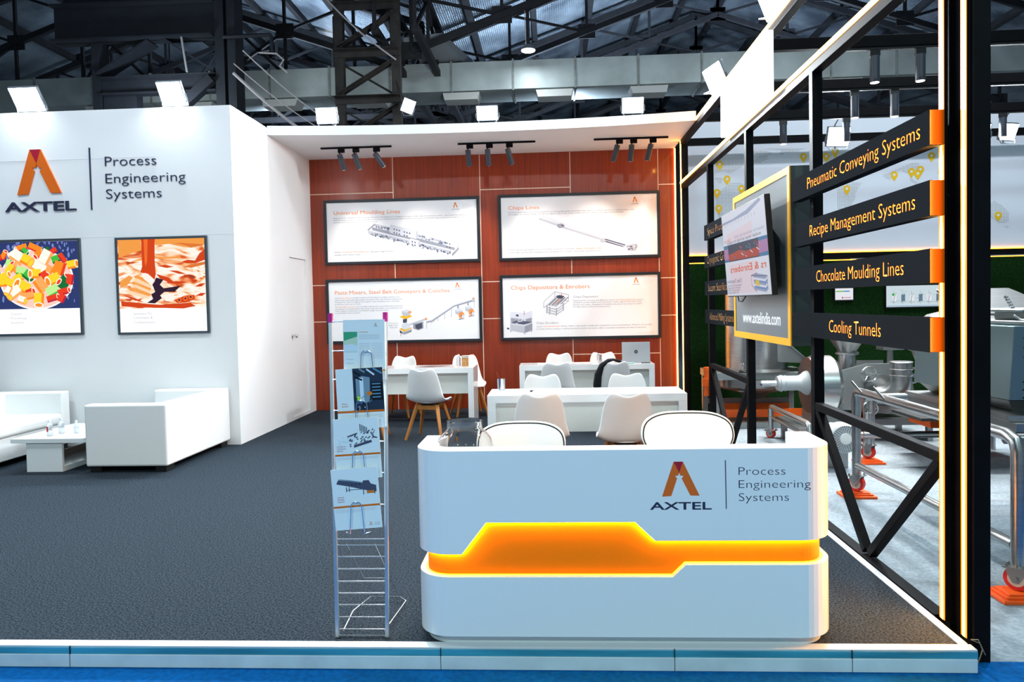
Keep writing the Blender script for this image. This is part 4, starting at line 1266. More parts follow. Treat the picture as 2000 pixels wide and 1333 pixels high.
# ================================================================== shell chairs with oak legs
def shell_chair():
    t = thing('shell_chair', 'chair', 'chair', group='white shell chairs at the meeting tables')
    prof = [(-0.262, 0.822, 0.165), (-0.256, 0.79, 0.182), (-0.243, 0.73, 0.194), (-0.228, 0.66, 0.205), (-0.212, 0.59, 0.217), (-0.196, 0.53, 0.229), (-0.172, 0.475, 0.240), (-0.135, 0.440, 0.246), (-0.08, 0.424, 0.245), (-0.01, 0.420, 0.240), (0.06, 0.424, 0.234), (0.13, 0.434, 0.226), (0.19, 0.440, 0.214), (0.222, 0.432, 0.190), (0.236, 0.415, 0.160)]
    n = 16
    vs_, fs = [], []
    m_ = len(prof)
    for i, (y, z, w) in enumerate(prof):
        for j in range(n + 1):
            u = -1 + 2 * j / n
            au = abs(u)
            x = u * w
            back = max(0.0, min(1.0, (z - 0.43) / 0.14)) if y < 0 else 0.0
            yy = y + 0.055 * u * u * back
            zz = z + (0.052 * au ** 2.4) * (1 - back) * (1.0 if y < 0.12 else max(0.0, 1 - (y - 0.12) / 0.11))
            if i < 3:
                dip = (0.028 * (1 - math.cos(min(1, au / 0.72) * PI)) / 2 - (0.045 * max(0, (au - 0.84) / 0.16) ** 2)) * (1 - i / 3)
                zz += dip
            vs_.append((x, yy, zz))
    for i in range(m_ - 1):
        for j in range(n):
            a = i * (n + 1) + j
            fs.append((a, a + 1, a + n + 2, a + n + 1))
    MB().add(vs_, fs).build('seat_shell', M_PLASTIC, t, smooth=True, solid=0.014, sub=1)
    MB().lathe([(0.0, 0.452), (0.13, 0.452), (0.16, 0.446), (0.175, 0.434)], (0, 0.03, 0), 24).build('seat_pad', M_LEATHER, t, smooth=True)
    fr = MB()
    fr.bar((-0.13, -0.10, 0.393), (0.13, 0.12, 0.393), 0.035, 0.03).bar((0.13, -0.10, 0.393), (-0.13, 0.12, 0.393), 0.035, 0.03).bar((-0.12, 0.12, 0.375), (0.12, 0.12, 0.375), 0.022, 0.05).bar((-0.12, -0.10, 0.375), (0.12, -0.10, 0.375), 0.022, 0.05)
    fr.build('cross_frame', M_OAK, t, bevel=0.003)
    MB().box((-0.09, -0.08, 0.398), (0.09, 0.10, 0.414)).build('mount', M_DARK, t)
    for sx in (-1, 1):
        for (ya, yb) in ((0.11, 0.215), (-0.09, -0.225)):
            MB().bar((sx * 0.125, ya, 0.405), (sx * 0.225, yb, 0.0), 0.046, 0.036, w2=0.028, h2=0.024).build('leg', M_OAK, t, bevel=0.004)
    return t
c0 = shell_chair()
spots_ = [
    # x, y, rotation, label
    (-1.475, 8.58, -0.22, 'white shell chair in front of the left meeting table, its oak legs in full view'),
    (-2.24, 8.63, 0.1, 'white shell chair at the left meeting table, hidden behind the brochure rack'),
    (-1.215, 10.38, PI + 0.35, 'white shell chair behind the right end of the left meeting table, by the jar'),
    (-2.22, 10.36, PI - 0.2, 'white shell chair behind the left meeting table, beside the rack upright'),
    (0.025, 9.18, 0.12, 'white shell chair with its back to us at the far right table, without a bag'),
    (0.735, 9.17, 0.08, 'white shell chair at the far right table with the black bag hung on it'),
    (0.09, 10.42, PI, 'white shell chair behind the far right table, over the papers'),
    (0.75, 10.46, PI + 0.1, 'white shell chair behind the far right table, beside the laptop'),
    (-0.12, 6.10, 0.03, 'white shell chair in front of the middle table, left of the pair'),
    (0.585, 6.03, 0.02, 'white shell chair in front of the middle table, right of the pair'),
    (-0.12, 7.22, PI - 0.05, 'white shell chair behind the middle table, on its left half'),
    (0.755, 7.20, PI + 0.04, 'white shell chair behind the middle table, on its right half'),
]
for i, (x, y, rz, lab) in enumerate(spots_):
    if i == 0:
        c0.location, c0.rotation_euler = (x, y, 0), (0, 0, rz)
        c0['label'] = lab
    else:
        dup(c0, (x, y, 0), rz, lab)

# ================================================================== meeting tables
def meeting_table(label, x0, x1, y0, y1):
    t = thing('meeting_table', label, 'table', ((x0 + x1) / 2, (y0 + y1) / 2, 0), group='white meeting tables')
    X, Y = (x1 - x0) / 2, (y1 - y0) / 2
    MB().box((-X, -Y, 0.68), (X, Y, 0.75)).build('tabletop', M_GLOSSWHITE, t, bevel=0.002)
    for s in (-1, 1):
        MB().box((s * X, -Y, 0), (s * (X - 0.075), Y, 0.68)).build('side_leg', M_GLOSSWHITE, t, bevel=0.002)
    MB().box((-X + 0.075, -Y + 0.09, 0.40), (X - 0.075, -Y + 0.11, 0.68)).build('modesty_panel', mat('panel_white', (222, 226, 222), 0.4), t)
    return t
meeting_table('white meeting table on the left with the jar and flyers on it', -2.82, -1.05, 9.52, 10.08)
meeting_table('white meeting table at the back right with the laptop on it', -0.45, 1.345, 9.69, 10.16)
meeting_table('white meeting table in the middle, nearest the reception desk', -0.60, 1.19, 6.53, 7.05)

def sheet(name, x, y, w, h, rz, label, cat='paper', z=0.7512, m=None, group=None):
    c, s = math.cos(rz), math.sin(rz)
    q = [(-w / 2, -h / 2), (w / 2, -h / 2), (w / 2, h / 2), (-w / 2, h / 2)]
    o = MB((0, 0, 0), (1, 0, 0), (0, 1, 0)).prism([(a * c - b * s, a * s + b * c) for a, b in q], 0, 0.0015).build(name, m or M_PAPER, loc=(x, y, z))
    return tag(o, label, cat, group)
sheet('paper_sheet', -0.34, 6.75, 0.27, 0.30, -0.15, 'white paper on the middle table beside the pen cup')
sheet('paper_sheet', -0.17, 6.80, 0.10, 0.26, 0.1, 'pale grey leaflet lying beside the white paper on the middle table', m=mat('pale_leaflet', (206, 208, 222)))
sheet('paper_sheet', 0.03, 6.66, 0.20, 0.15, 0.2, 'pale lilac card lying in the middle of the middle table', m=mat('pale_card', (218, 216, 228)))
sheet('paper_sheet', -0.08, 9.95, 0.26, 0.25, 0.05, 'white paper on the left of the back right table')
sheet('paper_sheet', 0.17, 9.98, 0.21, 0.29, -0.1, 'pale grey leaflet on the back right table, between two papers', m=mat('pale_leaflet', (206, 208, 222)))
sheet('paper_sheet', 0.42, 9.96, 0.27, 0.22, 0.05, 'white paper on the back right table beside the pen cup')
sheet('paper_sheet', 0.99, 9.88, 0.22, 0.16, 0.15, 'small white note beside the laptop', z=0.7512)
mfl = mat('printed_flyer', (110, 82, 84), 0.5, noise=(22, 0.9))
sheet('flyer', -1.66, 9.84, 0.21, 0.26, -0.35, 'brownish printed flyer on the left meeting table, the larger one', 'flyer', m=mfl)
sheet('flyer', -1.50, 9.86, 0.10, 0.16, -0.5, 'small printed flyer on the left meeting table, nearer the jar', 'flyer', m=mfl)

def pen_cup(x, y, label, pen_m, lean):
    t = thing('pen_cup', label, 'cup', (x, y, 0.75))
    MB().lathe([(0.036, 0.0), (0.037, 0.11), (0.034, 0.11), (0.033, 0.004), (0.0, 0.004)], (0, 0, 0), 24).build('cup', M_CHROME, t, smooth=True)
    o = MB().cyl((0.01, 0, 0.008), (lean, 0.0, 0.175), 0.0045, 8).build('pencil', pen_m, None, smooth=True, loc=(x, y, 0.75))
    return t, o
t, o = pen_cup(-0.50, 6.96, 'shiny metal pen cup on the left end of the middle table', mat('pencil_red', (130, 40, 30), 0.4), -0.045)
tag(o, 'red pencil leaning in the pen cup on the middle table', 'pencil')
t, o = pen_cup(0.638, 9.98, 'metal pen cup on the back right table, left of the laptop', mat('pen_blue', (36, 60, 120), 0.4), -0.03)
tag(o, 'blue pen leaning in the pen cup on the back right table', 'pen')
# laptop, opened with its lid towards us
t = thing('laptop', 'silver laptop with a round badge standing open on the back right table', 'laptop', (1.13, 9.93, 0.75))
MB().box((-0.19, 0.0, 0.001), (0.19, 0.22, 0.018)).build('base', mat('laptop_silver', (176, 182, 188), 0.35, 0.5), t, bevel=0.004)
mb = MB((0, -0.002, 0.016), (1, 0, 0), (0, 0.10, 0.995)).prism([(-0.19, 0), (0.19, 0), (0.19, 0.262), (-0.19, 0.262)], -0.008, 0)
lid = mb.build('lid', mat('laptop_silver', (176, 182, 188)), t, bevel=0.003)
mb = MB((0, -0.002, 0.016), (1, 0, 0), (0, 0.10, 0.995)).disc((0, 0.13), 0.024, d=0.0006, n=28, m=0)
mb.text('hp', -0.0125, 0.121, 0.026, 0.025, m=1, d=0.0014)
mb.build('badge', [M_DARK, mat('laptop_silver', (176, 182, 188))], lid)
for i, (x, y, c, lab) in enumerate(((1.03, 9.78, (60, 160, 150), 'teal pen lying in front of the laptop'), (1.24, 9.79, (40, 44, 60), 'dark pen lying in front of the laptop, near the table end'))):
    o = MB().cyl((-0.06, 0, 0.005), (0.06, 0.01, 0.005), 0.005, 8).build('pen', mat('pen_%d' % i, c, 0.4), smooth=True, loc=(x, y, 0.7502))
    tag(o, lab, 'pen')
# jar and bottle on the left table
t = thing('jar', 'glass jar of tan snacks on the right end of the left meeting table', 'jar', (-1.19, 9.80, 0.75))
MB().lathe([(0.0, 0.0), (0.042, 0.0), (0.046, 0.01), (0.046, 0.105), (0.040, 0.112)], (0, 0, 0), 24).build('contents', mat('tan_snacks', (176, 128, 74), 0.6, noise=(60, 0.3)), t, smooth=True)
MB().lathe([(0.044, 0.112), (0.047, 0.114), (0.047, 0.145), (0.0, 0.147)], (0, 0, 0), 24).build('lid', mat('jar_lid', (206, 200, 190), 0.3, 0.4), t, smooth=True)
def bottle(x, y, z, label, s=1.0, group=None, red=False):
    t = thing('water_bottle', label, 'bottle', (x, y, z), group=group)
    MB().lathe([(0.0, 0.0), (0.026 * s, 0.0), (0.029 * s, 0.008 * s), (0.029 * s, 0.045 * s), (0.0265 * s, 0.055 * s), (0.029 * s, 0.065 * s), (0.029 * s, 0.105 * s), (0.022 * s, 0.125 * s), (0.0125 * s, 0.138 * s), (0.0125 * s, 0.146 * s)], (0, 0, 0), 20).build('body', M_PET, t, smooth=True)
    MB().cyl((0, 0, 0.146 * s), (0, 0, 0.164 * s), 0.0145 * s, 14).build('cap', mat('cap_white', (238, 240, 244), 0.4), t, smooth=True)
    if red:
        mb = MB()
        n = 10
        P = [(0.0296 * s * math.cos(PI * 1.15 + PI * 0.38 * i / n), 0.0296 * s * math.sin(PI * 1.15 + PI * 0.38 * i / n)) for i in range(n + 1)]
        mb.add([(a, b, 0.045 * s) for a, b in P] + [(a, b, 0.10 * s) for a, b in P], [(i, i + 1, n + 2 + i, n + 1 + i) for i in range(n)])
        mb.build('label_band', mat('label_red', (180, 24, 40), 0.4), t, smooth=True)
    return t
bottle(-1.285, 9.86, 0.75, 'clear water bottle beside the jar on the left meeting table', 0.95)
# black bag slung over the chair
bag = MB()
P = [(0.54, 8.99, 0.50), (0.555, 8.975, 0.62), (0.58, 8.965, 0.74), (0.63, 8.955, 0.82), (0.70, 8.945, 0.865), (0.76, 8.94, 0.868), (0.82, 8.95, 0.845), (0.86, 8.97, 0.822)]
t = thing('backpack', 'black backpack hung over the chair in front of the laptop table', 'bag', (0.62, 9.05, 0.45))
bag.tube([(0.545, 9.02, 0.46), (0.545, 9.0, 0.56), (0.556, 8.975, 0.68), (0.60, 8.945, 0.80), (0.68, 8.93, 0.862), (0.74, 8.93, 0.872), (0.81, 8.94, 0.85), (0.86, 8.97, 0.825)], [0.05, 0.055, 0.05, 0.036, 0.024, 0.016, 0.020, 0.014], 10).build('strap', mat('black_nylon', (16, 17, 22), 0.8, bump=(60, 0.4, 0.01)), t, world=True, smooth=True)
MB().box((0.62, 9.07, 0.47), (0.84, 9.18, 0.78)).build('body', mat('black_nylon', (16, 17, 22)), t, world=True, bevel=0.045, seg=4)

# ================================================================== lounge: sofas, coffee table, bottles
def sofa(label, x, y, rz):
    """local: back along +X side, arms at both Y ends, seat opening towards -X"""
    t = thing('sofa', label, 'sofa', (x, y, 0), rz, group='white leatherette sofas')
    W2, D2 = 0.415, 0.70
    MB((0, 0, 0.06), (1, 0, 0), (0, 1, 0)).prism([(-W2, -D2), (W2, -D2), (W2, D2), (-W2, D2), (-W2, D2 - 0.14), (W2 - 0.14, D2 - 0.14), (W2 - 0.14, -D2 + 0.14), (-W2, -D2 + 0.14)], 0, 0.612).build('back_and_arms', M_LEATHER, t, bevel=0.022, seg=4)
    MB().box((-W2 + 0.02, -D2 + 0.141, 0.06), (W2 - 0.141, D2 - 0.141, 0.30)).build('seat_base', M_LEATHER, t, bevel=0.01)
    MB().box((-W2 - 0.01, -D2 + 0.143, 0.301), (W2 - 0.142, D2 - 0.143, 0.425)).build('seat_cushion', M_LEATHER, t, bevel=0.04, seg=4)
    for sx in (-1, 1):
        for sy in (-1, 1):
            MB().box((sx * (W2 - 0.03), sy * (D2 - 0.03), 0), (sx * (W2 - 0.14), sy * (D2 - 0.18), 0.06)).build('foot', M_DARK, t)
    return t
s1 = sofa('white two-seat sofa nearest the wall corner, its side and back towards us', -4.19, 7.56, 0)
dup(s1, (-6.07, 7.50, 0), PI + 0.02, 'white two-seat sofa cut off by the left edge, its seat in view')

ct = thing('coffee_table', 'low white coffee table between the two sofas', 'table', (-5.03, 7.40, 0))
MB().box((-0.375, -0.49, 0.292), (0.375, 0.50, 0.335)).build('tabletop', M_GLOSSWHITE, ct, bevel=0.002)
MB().box((-0.23, -0.47, 0.0), (0.14, -0.44, 0.292)).build('front_leg', M_GLOSSWHITE, ct, bevel=0.001)
MB().box((-0.23, 0.40, 0.0), (0.14, 0.43, 0.292)).build('rear_leg', M_GLOSSWHITE, ct, bevel=0.001)
MB().box((-0.23, -0.44, 0.0), (0.14, 0.40, 0.05), 0).box((-0.20, -0.44, 0.05), (-0.18, 0.40, 0.13), 1).build('shelf', [M_GLOSSWHITE, mat('tan_edge', (150, 132, 122), 0.6)], ct)
bottle(-5.115, 7.08, 0.335, 'small water bottle with a red label on the coffee table', 0.98, red=True)
bottle(-5.09, 7.22, 0.335, 'small clear water bottle touching the red-labelled one on the coffee table', 0.98)
bottle(-4.93, 7.22, 0.335, 'small water bottle standing alone on the coffee table', 0.80)
sheet('paper_sheet', -4.83, 7.47, 0.32, 0.22, -0.1, 'white papers on the coffee table beside the sofa arm', z=0.3355)

# ================================================================== brochure rack
rk = thing('brochure_rack', 'slim chrome brochure rack standing in front of the carpet', 'rack', (-0.93, 3.45, 0))
def ry(z):
    return 3.372 + 0.115 * z
for x0_, x1_ in ((-1.052, -1.098), (-0.812, -0.822)):
    p, q = (x0_, ry(0), 0.0), (x1_, ry(1.55), 1.50)
    MB().bar(p, q, 0.017, 0.017, up=(0, 1, 0)).build('upright', mat('satin_chrome', (214, 218, 220), 0.42, 1.0), rk, world=True, bevel=0.002)
    MB().bar((x1_, ry(1.55), 1.50), (x1_, ry(1.55) + 0.004, 1.545), 0.021, 0.021, up=(0, 1, 0)).build('corner_cap', M_PINK, rk, world=True)['label'] = 'magenta film on the top corner'
def rx(z, s):
    a, b = ((-1.052, -1.098), (-0.812, -0.822))[s]
    return a + (b - a) * z / 1.5
mb = MB()
for z in (0.007, 0.036, 0.092, 0.149, 0.204, 0.259, 0.316, 0.373, 0.427, 0.455, 0.62, 0.77, 0.92, 1.07, 1.22, 1.36, 1.505):
    mb.tube([(rx(z, 0), ry(z), z), (rx(z, 1), ry(z), z)], 0.0032, 8)
mb.build('cross_wires', M_CHROME, rk, world=True, smooth=True)
mb = MB()
mb.tube([(-1.03, 3.40, 0.02), (-1.045, 3.62, 0.02), (-1.00, 3.80, 0.02), (-0.84, 3.80, 0.02), (-0.80, 3.76, 0.015), (-0.83, 3.40, 0.02)], 0.0032, 8)
mb.tube([(-1.01, ry(0.43), 0.43), (-0.985, 3.62, 0.19), (-0.955, 3.78, 0.02)], 0.0028, 8).tube([(-0.872, ry(0.43), 0.43), (-0.848, 3.62, 0.19), (-0.835, 3.78, 0.02)], 0.0028, 8)
mb.tube([(-0.985, 3.62, 0.19), (-0.848, 3.62, 0.19)], 0.0026, 8)
mb.build('rear_stay', M_CHROME, rk, world=True, smooth=True)
tops = [(1.512, -1.021, -0.812), (1.272, -1.058, -0.822), (1.032, -1.069, -0.843), (0.792, -1.079, -0.848)]
for z, xa, xb in tops:
    xc = (xa + xb) / 2 + 0.012
    zb = z - 0.300
    yb = ry(zb) - 0.020
    pts_ = [(xc - 0.055, yb - 0.004, zb + 0.001), (xc - 0.034, yb - 0.006, zb - 0.004)]
    for i in range(13):
        a = PI - PI * i / 12
        pts_.append((xc + 0.026 * math.cos(a) * (1.0), yb - 0.006, zb + 0.125 + 0.026 * math.sin(a)))
    pts_ += [(xc + 0.036, yb - 0.006, zb - 0.004), (xc + 0.058, yb - 0.004, zb + 0.001)]
    pts_ = [(xc - 0.055, yb + 0.022, zb - 0.004)] + pts_ + [(xc + 0.058, yb + 0.022, zb - 0.004)]
    MB().tube(pts_, 0.0026, 8).build('wire_pocket', M_CHROME, rk, world=True, smooth=True)

def brochure(label, z, xa, xb, lean):
    """A4 leaflet standing in its pocket; returns a plane for printing on it"""
    t = thing('brochure', label, 'brochure', ((xa + xb) / 2, ry(z - 0.29) - 0.012, z - 0.292), group='brochures in the rack')
    h, w = 0.292, xb - xa - 0.004
    zb = z - h
    O = Vector((xa + lean, ry(zb) - 0.019, zb))
    vv_ = Vector((-lean * 1.0, 0.010, h)).normalized()
    uu_ = Vector((1, 0, 0.0))
    uu_ = (uu_ - vv_ * uu_.dot(vv_)).normalized()
    MB(O, uu_, vv_).prism([(0, 0), (w, 0), (w, h), (0, h)], -0.004, 0).build('leaflet', mat('brochure_paper', (224, 234, 238), 0.4), t, world=True)
    return t, MB(O, uu_, vv_), w, h
BI = [ink(c) for c in ((228, 150, 40), (206, 106, 24), (120, 138, 150), (60, 160, 120), (190, 214, 190), (36, 52, 72), (120, 146, 164), (210, 120, 40), (170, 220, 60), (70, 78, 100), (180, 60, 70), (206, 224, 236), (14, 20, 28), (90, 140, 170))]
def R(mb, w, h, a0, b0, a1, b1, m, d=0.0005):
    mb.flat([(a0 * w, b0 * h), (a1 * w, b0 * h), (a1 * w, b1 * h), (a0 * w, b1 * h)], d, m)
def brand_on(mb, w, h, a, b, s):
    emblem(mb, a * w, b * h, s, s, 0.0009, 0, (7, 7, 10))
    mb.text('AXTEL', a * w - s * 0.4, b * h - s * 0.45, s * 0.28, s * 1.8, m=9, d=0.0009, bold=0.02)
t, mb, w, h = brochure('topmost brochure in the rack, text page with a green picture', 1.512, -1.021, -0.812, 0.0)
R(mb, w, h, 0, 0.135, 1, 0.165, 0)
R(mb, w, h, 0.01, 0.46, 0.34, 0.80, 3)
mb.flat([(0.01 * w, 0.65 * h), (0.34 * w, 0.72 * h), (0.34 * w, 0.46 * h), (0.01 * w, 0.46 * h)], 0.0007, 4)
mb.flat([(0.01 * w, 0.58 * h), (0.2 * w, 0.60 * h), (0.34 * w, 0.57 * h), (0.34 * w, 0.47 * h), (0.01 * w, 0.47 * h)], 0.0008, 11)
R(mb, w, h, 0.37, 0.79, 0.60, 0.797, 7)
for k_ in range(4):
    R(mb, w, h, 0.38, 0.745 - k_ * 0.022, 0.88, 0.7475 - k_ * 0.022, 2)
for k_ in range(9):
    R(mb, w, h, 0.37, 0.60 - k_ * 0.025, 0.64, 0.6025 - k_ * 0.025, 2)
    R(mb, w, h, 0.68, 0.60 - k_ * 0.03, 0.95, 0.6025 - k_ * 0.03, 2)
for k_ in range(2):
    R(mb, w, h, 0.06, 0.34 - k_ * 0.07, 0.24, 0.343 - k_ * 0.07, 9)
mb.line((0.12 * w, 0.045 * h), (0.16 * w, 0.015 * h), 0.003, 0.0008, 10).line((0.22 * w, 0.045 * h), (0.18 * w, 0.015 * h), 0.003, 0.0008, 10)
brand_on(mb, w, h, 0.76, 0.90, 0.011)
mb.build('print', BI, t, world=True)
t, mb, w, h = brochure('second brochure from the top, photo of a steel vessel', 1.272, -1.058, -0.822, 0.012)
R(mb, w, h, 0.36, 0.30, 1.0, 1.0, 5)
mb.flat([(0.42 * w, 0.42 * h), (0.70 * w, 0.42 * h), (0.72 * w, 0.84 * h), (0.56 * w, 0.87 * h), (0.42 * w, 0.83 * h)], 0.0007, 6)
mb.flat([(0.50 * w, 0.44 * h), (0.58 * w, 0.44 * h), (0.58 * w, 0.84 * h), (0.50 * w, 0.84 * h)], 0.0008, 11)
R(mb, w, h, 0.74, 0.46, 0.98, 0.76, 12, 0.0007)
for k_ in range(5):
    R(mb, w, h, 0.76, 0.50 + k_ * 0.055, 0.94, 0.52 + k_ * 0.055, 13, 0.0009)
for k_, (a, b, c, d_) in enumerate(((0.38, 0.95, 0.52, 0.88), (0.50, 0.99, 0.62, 0.93), (0.66, 0.98, 0.82, 0.88), (0.80, 0.99, 0.98, 0.90), (0.40, 0.86, 0.56, 0.80))):
    mb.line((a * w, b * h), (c * w, d_ * h), 0.008, 0.0009 + k_ * 1e-5, (12, 2, 11, 13, 12)[k_])
mb.disc((0.70 * w, 0.575 * h), 0.014, 0.010, d=0.0011, m=7, n=16).disc((0.46 * w, 0.50 * h), 0.009, 0.011, d=0.0011, m=8, n=16)
rr = random.Random(4)
for k_ in range(30):
    a, b = rr.uniform(0.38, 0.72), rr.uniform(0.32, 0.56)
    mb.line((a * w, b * h), ((a + rr.uniform(-0.06, 0.06)) * w, (b + rr.uniform(-0.07, 0.07)) * h), 0.0035, 0.0009 + k_ * 1e-5, rr.choice((12, 13, 2, 11, 12, 5)))
R(mb, w, h, 0, 0.265, 1, 0.30, 1, 0.0009)
for k_ in range(3):
    R(mb, w, h, 0.03, 0.22 - k_ * 0.022, 0.95, 0.2225 - k_ * 0.022, 2)
mb.text('Mixing', 0.10 * w, 0.405 * h, 0.007, 0.026, m=7, d=0.0009).text('Systems', 0.10 * w, 0.365 * h, 0.007, 0.032, m=7, d=0.0009)
mb.build('print', BI, t, world=True)
t, mb, w, h = brochure('third brochure from the top, drawing of a processing line', 1.032, -1.069, -0.843, 0.016)
for k_ in range(5):
    R(mb, w, h, 0.58 + k_ * 0.035, 0.78 - k_ * 0.012, 0.60 + k_ * 0.035, 0.90 - k_ * 0.015, 9)
rr = random.Random(6)
for k_ in range(60):
    s_ = rr.random()
    a, b = 0.08 + 0.82 * s_, 0.56 + 0.16 * s_ + rr.uniform(-0.09, 0.09)
    mb.flat([(a * w, b * h), ((a + 0.035) * w, (b + 0.012) * h), ((a + 0.033) * w, (b + 0.03) * h), ((a - 0.004) * w, (b + 0.018) * h)], 0.0006 + k_ * 1e-5, 11 if s_ < 0.3 else rr.choice((9, 6, 2, 9)))
mb.flat([(0.43 * w, 0.515 * h), (0.83 * w, 0.59 * h), (0.82 * w, 0.63 * h), (0.43 * w, 0.555 * h)], 0.0013, 9)
mb.line((0.30 * w, 0.70 * h), (0.52 * w, 0.75 * h), 0.006, 0.0013, 9).line((0.86 * w, 0.68 * h), (0.95 * w, 0.66 * h), 0.006, 0.0013, 9)
R(mb, w, h, 0, 0.385, 1, 0.415, 1, 0.0009)
for k_ in range(2):
    R(mb, w, h, 0.03, 0.35 - k_ * 0.02, 0.95, 0.3525 - k_ * 0.02, 2)
for k_, s_ in enumerate(('Chocolate &', 'Confectionery', 'Systems')):
    mb.text(s_, 0.05 * w, (0.535 - k_ * 0.036) * h, 0.0055, (0.040, 0.044, 0.030)[k_], m=10, d=0.0013)
mb.build('print', BI, t, world=True)
t, mb, w, h = brochure('lowest brochure in the rack, picture of a long blue-grey tunnel machine', 0.792, -1.079, -0.848, 0.022)
mb.flat([(0.10 * w, 0.76 * h), (0.36 * w, 0.71 * h), (0.90 * w, 0.59 * h), (0.95 * w, 0.60 * h), (0.95 * w, 0.70 * h), (0.84 * w, 0.73 * h), (0.80 * w, 0.79 * h), (0.68 * w, 0.79 * h), (0.66 * w, 0.75 * h), (0.40 * w, 0.79 * h), (0.14 * w, 0.82 * h)], 0.0007, 9)
mb.flat([(0.14 * w, 0.82 * h), (0.40 * w, 0.79 * h), (0.66 * w, 0.75 * h), (0.66 * w, 0.765 * h), (0.40 * w, 0.81 * h), (0.16 * w, 0.84 * h)], 0.0008, 6)
for a in (0.42, 0.50, 0.58):
    R(mb, w, h, a, 0.725, a + 0.03, 0.75, 5, 0.0009)
for a in (0.30, 0.36, 0.66, 0.90):
    R(mb, w, h, a, 0.56 if a > 0.5 else 0.62, a + 0.018, 0.70, 9, 0.0006)
R(mb, w, h, 0.32, 0.645, 0.68, 0.655, 9, 0.0006)
R(mb, w, h, 0.74, 0.575, 0.90, 0.62, 7, 0.0010)
R(mb, w, h, 0, 0.365, 1, 0.395, 1, 0.0009)
for k_ in range(4):
    R(mb, w, h, 0.04, 0.335 - k_ * 0.016, 0.9 - (k_ == 3) * 0.3, 0.3365 - k_ * 0.016, 2)
for k_, s_ in enumerate(('Universal', 'Enrobing', 'Systems')):
    mb.text(s_, 0.10 * w, (0.53 - k_ * 0.036) * h, 0.0055, 0.032, m=10, d=0.0013)
brand_on(mb, w, h, 0.74, 0.07, 0.011)
for k_ in range(3):
    R(mb, w, h, 0.84, 0.085 - k_ * 0.018, 0.96, 0.089 - k_ * 0.018, 2)
mb.build('print', BI, t, world=True)
# ================================================================== track lights under the soffit
WARM = (1.0, 0.90, 0.80)
def track(label, xa, xb, heads, y=10.2):
    t = thing('track_light', label, 'track light', ((xa + xb) / 2, y, 3.845), group='track lights under the soffit')
    MB().box((xa, y - 0.017, 3.822), (xb, y + 0.017, 3.8445)).build('rail', M_BLACK, t, world=True, bevel=0.002)
    for (x, dx, aim) in heads:
        h = MB().box((x - 0.02, y - 0.016, 3.765), (x + 0.075, y + 0.016, 3.8215)).build('adapter', M_BLACK, t, world=True, bevel=0.004)
        p = Vector((x, y, 3.745))
        q = Vector((x + dx, y + 0.095, 3.745 - math.sqrt(0.225 ** 2 - dx * dx - 0.095 ** 2)))
        d_ = (q - p).normalized()
        MB().cyl((x, y, 3.77), p + d_ * 0.01, 0.009, 8).build('swivel', M_BLACK, t, world=True)
        b = MB().cyl(p, q, 0.038, 24).build('spot_head', mat('spot_grey', (44, 50, 60), 0.4), t, world=True, smooth=True)
        MB().cyl(q, q + d_ * 0.002, 0.031, 20).build('lens', M_SPOTL, b, world=True)
        spot('track_spot', q + d_ * 0.03, aim, 64 if aim[1] > 10 else 190, WARM, math.radians(70), 0.9, 0.03, t)
track('left track light of the three, above the moulding lines poster', -3.22, -2.21, [(-2.955, 0.035, (-2.9, 11, 1.9)), (-2.745, 0.055, (-1.9, 9.4, 0)), (-2.45, 0.105, (-1.5, 11, 1.6))])
track('middle track light of the three, above the gap between the posters', -1.27, -0.185, [(-1.13, 0.006, (-1.2, 11, 2.0)), (-0.855, 0.004, (-0.6, 9.0, 0)), (-0.575, 0.055, (0.1, 11, 1.8))])
track('right track light of the three, above the chips lines poster', 0.625, 1.645, [(0.95, -0.055, (0.5, 11, 2.0)), (1.145, -0.01, (0.9, 9.0, 0)), (1.41, -0.045, (1.3, 11, 1.6))])

